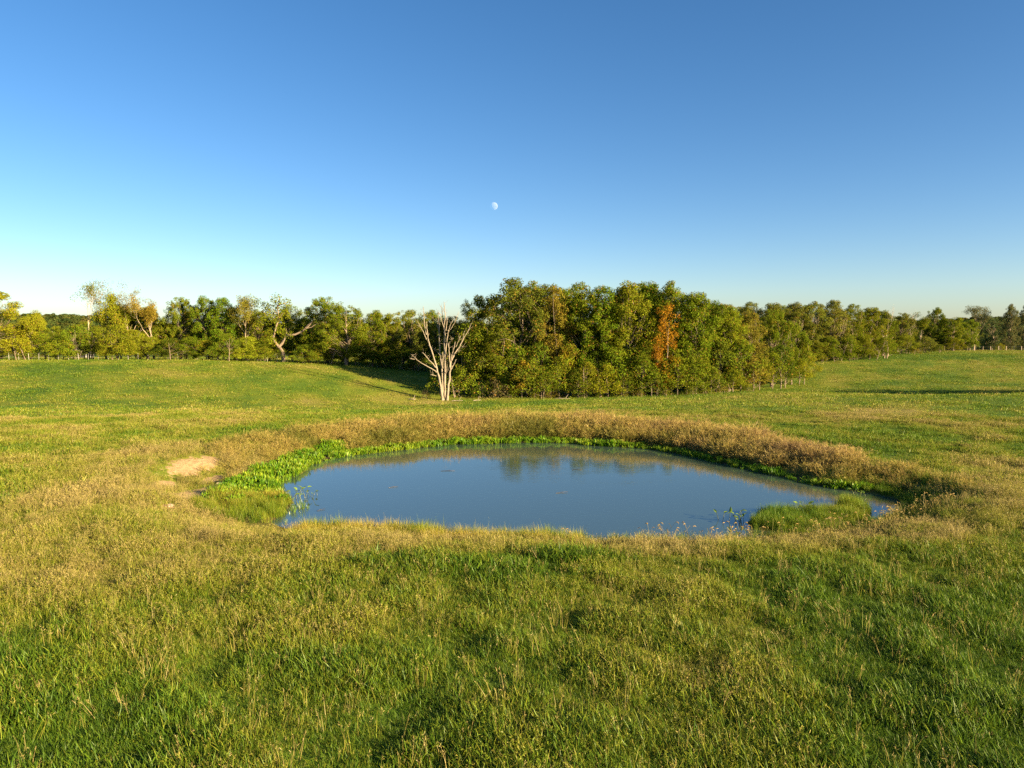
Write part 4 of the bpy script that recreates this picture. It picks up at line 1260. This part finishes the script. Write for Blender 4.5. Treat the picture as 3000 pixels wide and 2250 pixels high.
# ------------------------------------------------------------------ logs, stones, twigs
def log(u, d, L, rad, rz, label, name='fallen_log'):
    x = x_at(u, d, -2.2); z = tz(x, d)
    r = np.random.default_rng(int(u))
    mb = MB()
    mb.tube([(-L / 2, 0, 0), (-L / 5, .06, .05), (L / 5, -.04, .02), (L / 2, .1, .06)], [rad * .6, rad, rad * .9, rad * .4], 7)
    e = empty(name, x, d, z + rad * .8, rz)
    tag(e, label, 'log')
    link('trunk', mb.mesh('log_trunk', True), M['dead_wood'], e)
    b = MB(); b.tube([(L / 6, 0, 0), (L / 4, .2, .35), (L / 3, .25, .6)], [rad * .5, rad * .35, rad * .15], 5)
    link('branch', b.mesh('log_branch', True), M['dead_wood'], e)
log(1340, 94, 1.5, .065, .15, 'pale fallen log lying in the grass right of the dead tree')
log(1398, 94.5, 1.2, .08, .5, 'short broken log with a raised stub at the left foot of the grove')
log(1206, 94, 1.2, .10, -.5, 'small pale broken limb lying left of the dead tree')
log(1648, 97, 2.2, .09, -.35, 'reddish fallen limb leaning at the foot of the grove')

def stone(u, v, z, s, seed, label):
    r = np.random.default_rng(seed)
    x, y = ground_pt(u, v, z)
    V, F = [], []
    n, mlat = 8, 5
    for i in range(mlat + 1):
        ph = math.pi * i / mlat
        for j in range(n):
            t = 2 * math.pi * j / n
            q = 1 + .22 * math.sin(3 * t + seed + ph * 2) + r.normal() * .06
            V.append((s * q * math.sin(ph) * math.cos(t), s * .8 * q * math.sin(ph) * math.sin(t), s * .55 * math.cos(ph)))
    for i in range(mlat):
        for j in range(n):
            F.append([i * n + j, (i + 1) * n + j, (i + 1) * n + (j + 1) % n, i * n + (j + 1) % n])
    o = link('stone', mesh('stone', V, [np.array(F)]), M['stone'])
    o.location = (x, y, tz(x, y) + s * .2)
    tag(o, label, 'stone', 'stones on the eroded left bank')
stone(643, 1404, .4, .16, 1, 'pale stone at the top right of the bare dirt bank')
stone(498, 1484, .5, .13, 2, 'flat pale stone in the lower bare patch left of the marsh corner')
stone(598, 1430, .35, .10, 3, 'small stone in the middle of the bare dirt bank')

def twig(u, v, L, rz, label):
    x, y = ground_pt(u, v, 0)
    mb = MB(); mb.tube([(-L / 2, 0, 0), (0, .03, .012), (L / 2, -.02, .02)], [.007, .011, .006], 5)
    mb.tube([(0, .03, .01), (L * .15, .12, .02)], [.006, .004], 4)
    o = link('floating_twig', mb.mesh('floating_twig', True), M['wet_wood'])
    o.location = (x, y, .012); o.rotation_euler = (0, 0, rz)
    tag(o, label, 'twig', 'twigs floating on the pond')
twig(1646, 1444, .55, .3, 'dark twig floating alone in the middle of the pond')
twig(1152, 1428, .45, .5, 'dark twig floating left of the middle of the pond')
twig(1312, 1380, .7, .1, 'twig floating in the brown reflection near the far left bank')
twig(1690, 1376, .5, -.1, 'faint twig floating under the far bank reflection')
twig(940, 1495, .35, .8, 'tiny dark twig floating right of the two sedge tufts')

# ------------------------------------------------------------------ plants standing in the water
def leafy_plant(u, v, seed, n, spread, h, label):
    r = np.random.default_rng(seed)
    x, y = ground_pt(u, v, 0)
    root = empty('pickerelweed_plant', x, y, 0)
    tag(root, label, 'water plant', 'leafy plants standing in the open water')
    lm, ln, ll = None, None, None
    for i in range(n):
        az = r.uniform(0, 6.283); d = np.array([math.cos(az), math.sin(az), 0])
        b = np.array([r.normal() * spread * .4, r.normal() * spread * .4, -.15])
        L = h * r.uniform(.6, 1.1) + .15
        tip = b + d * L * r.uniform(.15, .6) + np.array([0, 0, L])
        mb = MB(); mb.tube([b, (b + tip) / 2 + np.array([0, 0, .04]), tip], [.010, .009, .007], 4)
        link('stalk', mb.mesh('stalk', True), M['plant_stalk'], root)
        ax = d * r.uniform(.5, 1) + np.array([0, 0, r.uniform(-.1, .8)]); ax /= np.linalg.norm(ax)
        sd = np.cross(ax, np.array([0, 0, 1.]) + r.normal(size=3) * .4); sd /= np.linalg.norm(sd)
        up = np.cross(sd, ax)
        LL_, W = r.uniform(.16, .24), r.uniform(.04, .06)
        prof = [(0, .3), (.2, .95), (.5, 1.0), (.8, .55)]
        V = []
        for t, w in prof:
            c = tip + ax * LL_ * t - up * .05 * t * t
            V += [c - sd * W * w + up * .02 * w, c, c + sd * W * w + up * .02 * w]
        V.append(tip + ax * LL_ - up * .06)
        F4 = []
        for q in range(3):
            F4 += [[3 * q, 3 * q + 1, 3 * q + 4, 3 * q + 3], [3 * q + 1, 3 * q + 2, 3 * q + 5, 3 * q + 4]]
        m2 = MB(); m2.add(V, F4, [[9, 10, 12], [10, 11, 12]])
        link('leaf', m2.mesh('leaf', True), M['plant_leaf'], root)
def simple_leaf(name, col):
    m, n, l = new_mat(name)
    ns = n.new('ShaderNodeTexNoise'); ns.inputs['Scale'].default_value = 9
    tc = n.new('ShaderNodeTexCoord'); l.new(tc.outputs['Object'], ns.inputs['Vector'])
    c = ramp(n, l, ns.outputs['Fac'], [(.3, tuple(v * .7 for v in col)), (.7, tuple(min(1, v * 1.3) for v in col))])
    leafy_shader(n, l, c, .35, .05, .35)
    return m
M['plant_leaf'] = simple_leaf('pickerelweed_leaf', (.17, .27, .03))
M['plant_stalk'] = simple_leaf('pickerelweed_stalk', (.10, .13, .03))
leafy_plant(876, 1459, 1, 13, .8, .38, 'leafy yellow-green plant standing in the water off the marsh corner')
leafy_plant(918, 1456, 2, 3, .3, .2, 'small sprig in the water right of the leafy plant')
leafy_plant(2168, 1530, 3, 14, .6, .34, 'dark leafy plant in the water at the tip of the small spit')
leafy_plant(2372, 1492, 4, 7, .5, .22, 'low leafy plant in the water behind the middle of the spit')
leafy_plant(2428, 1424, 5, 4, .4, .2, 'small leafy sprig in the water below the right bank')
leafy_plant(2508, 1452, 6, 6, .4, .25, 'pale sprig rising from the water behind the head of the spit')
def sedge_clump(u, v, seed, n, h, sp, label):
    x, y = ground_pt(u, v, 0)
    me = tuft_mesh('sedge_clump', seed, n, h, sp, .011, .2, .3, 3)
    me.materials.append(M['clump'])
    o = link('sedge_clump', me); o.location = (x, y, -.03)
    tag(o, label, 'sedge', 'sedge clumps standing in the open water')
M['clump'] = simple_leaf('sedge_blade', (.14, .24, .025))
sedge_clump(860, 1500, 701, 60, .36, .10, 'dense bright sedge clump in the water, nearer the marsh corner')
sedge_clump(882, 1490, 702, 60, .42, .14, 'wider upright sedge clump in the water, right of the dense one')
sedge_clump(901, 1489, 703, 22, .25, .06, 'small sedge sprout in the water right of the wider clump')
sedge_clump(852, 1507, 704, 10, .16, .06, 'tiny yellow sprout in the water below the dense sedge clump')
sedge_clump(838, 1530, 705, 16, .22, .08, 'small sprout at the near water edge below the marsh corner')

# ------------------------------------------------------------------ fences
def fence(label, u0, d0, u1, d1, n, h, postmat, pw, name='wire_fence'):
    e = None
    P = []
    for i in range(n):
        t = i / (n - 1)
        d = d0 + (d1 - d0) * t; u = u0 + (u1 - u0) * t
        x = x_at(u, d, 1); P.append((x, d, tz(x, d)))
    e = empty(name, *P[0])
    tag(e, label, 'fence')
    o = np.array(P[0])
    pm = MB(); pm.box((-pw / 2, -pw / 2, -.3), (pw / 2, pw / 2, h)); pm.add([(-pw / 2, -pw / 2, h), (pw / 2, -pw / 2, h), (pw / 2, pw / 2, h), (-pw / 2, pw / 2, h), (0, 0, h + pw * .4)], None, [[0, 1, 4], [1, 2, 4], [2, 3, 4], [3, 0, 4]])
    me = pm.mesh('post')
    g = np.random.default_rng(n)
    for p in P:
        q = link('post', me, postmat, e); q.location = np.array(p) - o
        q.rotation_euler = (g.normal() * .03, g.normal() * .03, g.uniform(0, 1)); q.scale = (1, 1, g.uniform(.93, 1.05))
    for hz in (.35, .68, 1.0):
        w = MB()
        w.tube([np.array(p) - o + np.array([0, -pw * .6, hz * h * .97]) for p in P], .010, 3, False)
        link('wire', w.mesh('wire'), M['wire'], e)
fence('long wire fence with pale thin posts under the left tree line', -60, 120, 900, 124, 34, 1.15, M['steel_post'], .05)
fence('wire fence with dark wooden posts below the trees on the far right', 2630, 176, 3060, 186, 20, 1.25, M['plain_wood'], .16)

# ------------------------------------------------------------------ white shed seen low between the left trees
def shed():
    d = 178.0
    x = x_at(228, d, 0); z = tz(x, d)
    zt = z_at(1040, d)
    h = max(2.2, zt - z)
    e = empty('farm_shed', x, d, z)
    tag(e, 'low white farm shed glimpsed between the trunks of the left tree line', 'shed')
    w = MB(); w.box((-1.7, 0, -.5), (1.7, 4, h - .5)); link('wall', w.mesh('wall'), M['white_wall'], e)
    rf = MB()
    rf.add([(-1.95, -.3, h - .55), (1.95, -.3, h - .55), (1.95, 2, h + .25), (-1.95, 2, h + .25), (-1.95, 4.3, h - .55), (1.95, 4.3, h - .55),
            (-1.95, -.3, h - .47), (1.95, -.3, h - .47), (1.95, 2, h + .33), (-1.95, 2, h + .33), (-1.95, 4.3, h - .47), (1.95, 4.3, h - .47)],
           [(0, 3, 2, 1), (3, 4, 5, 2), (6, 7, 8, 9), (9, 8, 11, 10), (0, 1, 7, 6), (5, 4, 10, 11)])
    link('roof', rf.mesh('roof'), M['shed_roof'], e)
    dr = MB(); dr.box((.6, -.05, -.3), (1.6, -.003, h - .9)); link('door', dr.mesh('door'), M['dark_door'], e)
shed()

# ------------------------------------------------------------------ far wooded hills and horizon forest
def far_woods():
    rad = np.linspace(330, 1500, 26)
    ang = np.arange(-60, 60.01, 1.0) * math.pi / 180
    A, Rr = np.meshgrid(ang, rad)
    x, y = Rr * np.sin(A), Rr * np.cos(A)
    u = 1500 + FPX * np.tan(A) 
    vtop = np.interp(u, [-800, 0, 120, 260, 340, 430, 700, 1350, 1800, 2500, 2800, 3000, 3800], [940, 932, 928, 931, 940, 950, 954, 946, 950, 946, 938, 938, 938])
    hill_h = CAMH + (965 - vtop) / FPX * 800 - 9
    t = sstep(380, 820, Rr)
    z = -6 * (1 - t) + hill_h * t - 0 + 5 * (fbm(x, y, 120, 66, 3) - .5) * t
    na, nr = len(ang), len(rad)
    i, j = np.meshgrid(np.arange(nr - 1), np.arange(na - 1), indexing='ij')
    F = np.stack([i * na + j, i * na + j + 1, (i + 1) * na + j + 1, (i + 1) * na + j], -1).reshape(-1, 4)
    me = mesh('wooded_hills', np.column_stack([x.ravel(), y.ravel(), z.ravel()]), [F], {'dry': np.full(x.size, .1), 'dirt': np.zeros(x.size), 'mud_shade': np.zeros(x.size)}, True)
    tag(link('wooded_hills', me, M['ground']), 'low wooded hills along the horizon', None, None, 'structure')
    g = np.random.default_rng(8)
    n = 5200
    rr = np.sqrt(g.uniform(340 ** 2, 900 ** 2, n)); a = g.uniform(-R(44), R(44), n)
    px, py = rr * np.sin(a), rr * np.cos(a)
    uu = 1500 + FPX * np.tan(a)
    vt = np.interp(uu, [-800, 0, 120, 260, 340, 430, 700, 1350, 1800, 2500, 2800, 3000, 3800], [940, 932, 928, 931, 940, 950, 954, 946, 950, 946, 938, 938, 938])
    tt = sstep(380, 820, rr)
    pz = -6 * (1 - tt) + (CAMH + (965 - vt) / FPX * 800 - 9) * tt + 5 * (fbm(px, py, 120, 66, 3) - .5) * tt - .5
    ms = [full_tree(700 + i, 9, 4.2, .5, 34, 1.8, 26, 1.0, 'dome', .3, 1, 4, .8, .3, .6)[1] for i in range(4)]
    sc = g.uniform(.75, 1.2, n)
    scatter('far_forest', np.column_stack([px, py]), pz, np.column_stack([np.zeros(n), np.zeros(n), g.uniform(0, 6.28, n)]), np.column_stack([sc * 1.2, sc * 1.2, sc]),
            g.uniform(0, 1, n), g.uniform(0, 1, n), g.integers(0, 4, n), ms, M['far_leaf'], 'unbroken forest on the far hills at the horizon')
M['far_leaf'] = grass_mat('far_forest_leaf', [(0, (.035, .060, .016)), (.6, (.07, .085, .02)), (1, (.11, .10, .025))], .2, .3, 0)
for q in M['far_leaf'].node_tree.nodes:
    if q.type == 'ATTRIBUTE' and q.attribute_name == 'blade': q.attribute_name = 'leaf'
far_woods()

# ------------------------------------------------------------------ the moon
def moon():
    D = 9000.0
    yr, xr = (1125 - 604) / FPX, (1447 - 1500) / FPX
    d = np.array([xr, CP + yr * SP, -SP + yr * CP]); d /= np.linalg.norm(d)
    me = bpy.data.meshes.new('moon')
    import bmesh
    bm = bmesh.new(); bmesh.ops.create_uvsphere(bm, u_segments=48, v_segments=24, radius=D * 10.8 / FPX)
    for f in bm.faces: f.smooth = True
    bm.to_mesh(me); bm.free()
    m, n, l = new_mat('moon_dust')
    tc = n.new('ShaderNodeTexCoord')
    ns = n.new('ShaderNodeTexNoise'); ns.inputs['Scale'].default_value = .035; ns.inputs['Detail'].default_value = 3
    l.new(tc.outputs['Object'], ns.inputs['Vector'])
    c = ramp(n, l, ns.outputs['Fac'], [(.35, (.085, .087, .090)), (.65, (.115, .115, .115))])
    df = n.new('ShaderNodeBsdfDiffuse'); df.inputs['Roughness'].default_value = 1.0; l.new(c, df.inputs['Color'])
    tr = n.new('ShaderNodeBsdfTransparent')       # the sky's own light lies between us and the moon
    ad = n.new('ShaderNodeAddShader'); l.new(df.outputs[0], ad.inputs[0]); l.new(tr.outputs[0], ad.inputs[1])
    gg = n.new('ShaderNodeNewGeometry')           # only the near half of the ball can show its ground
    mxs = n.new('ShaderNodeMixShader'); l.new(gg.outputs['Backfacing'], mxs.inputs[0]); l.new(ad.outputs[0], mxs.inputs[1]); l.new(tr.outputs[0], mxs.inputs[2])
    o = n.new('ShaderNodeOutputMaterial'); l.new(mxs.outputs[0], o.inputs[0])
    ob = link('moon', me, m)
    ob.location = np.array([0, 0, CAMH]) + d * D
    tag(ob, 'pale gibbous moon in the blue sky above the trees', 'moon')
moon()
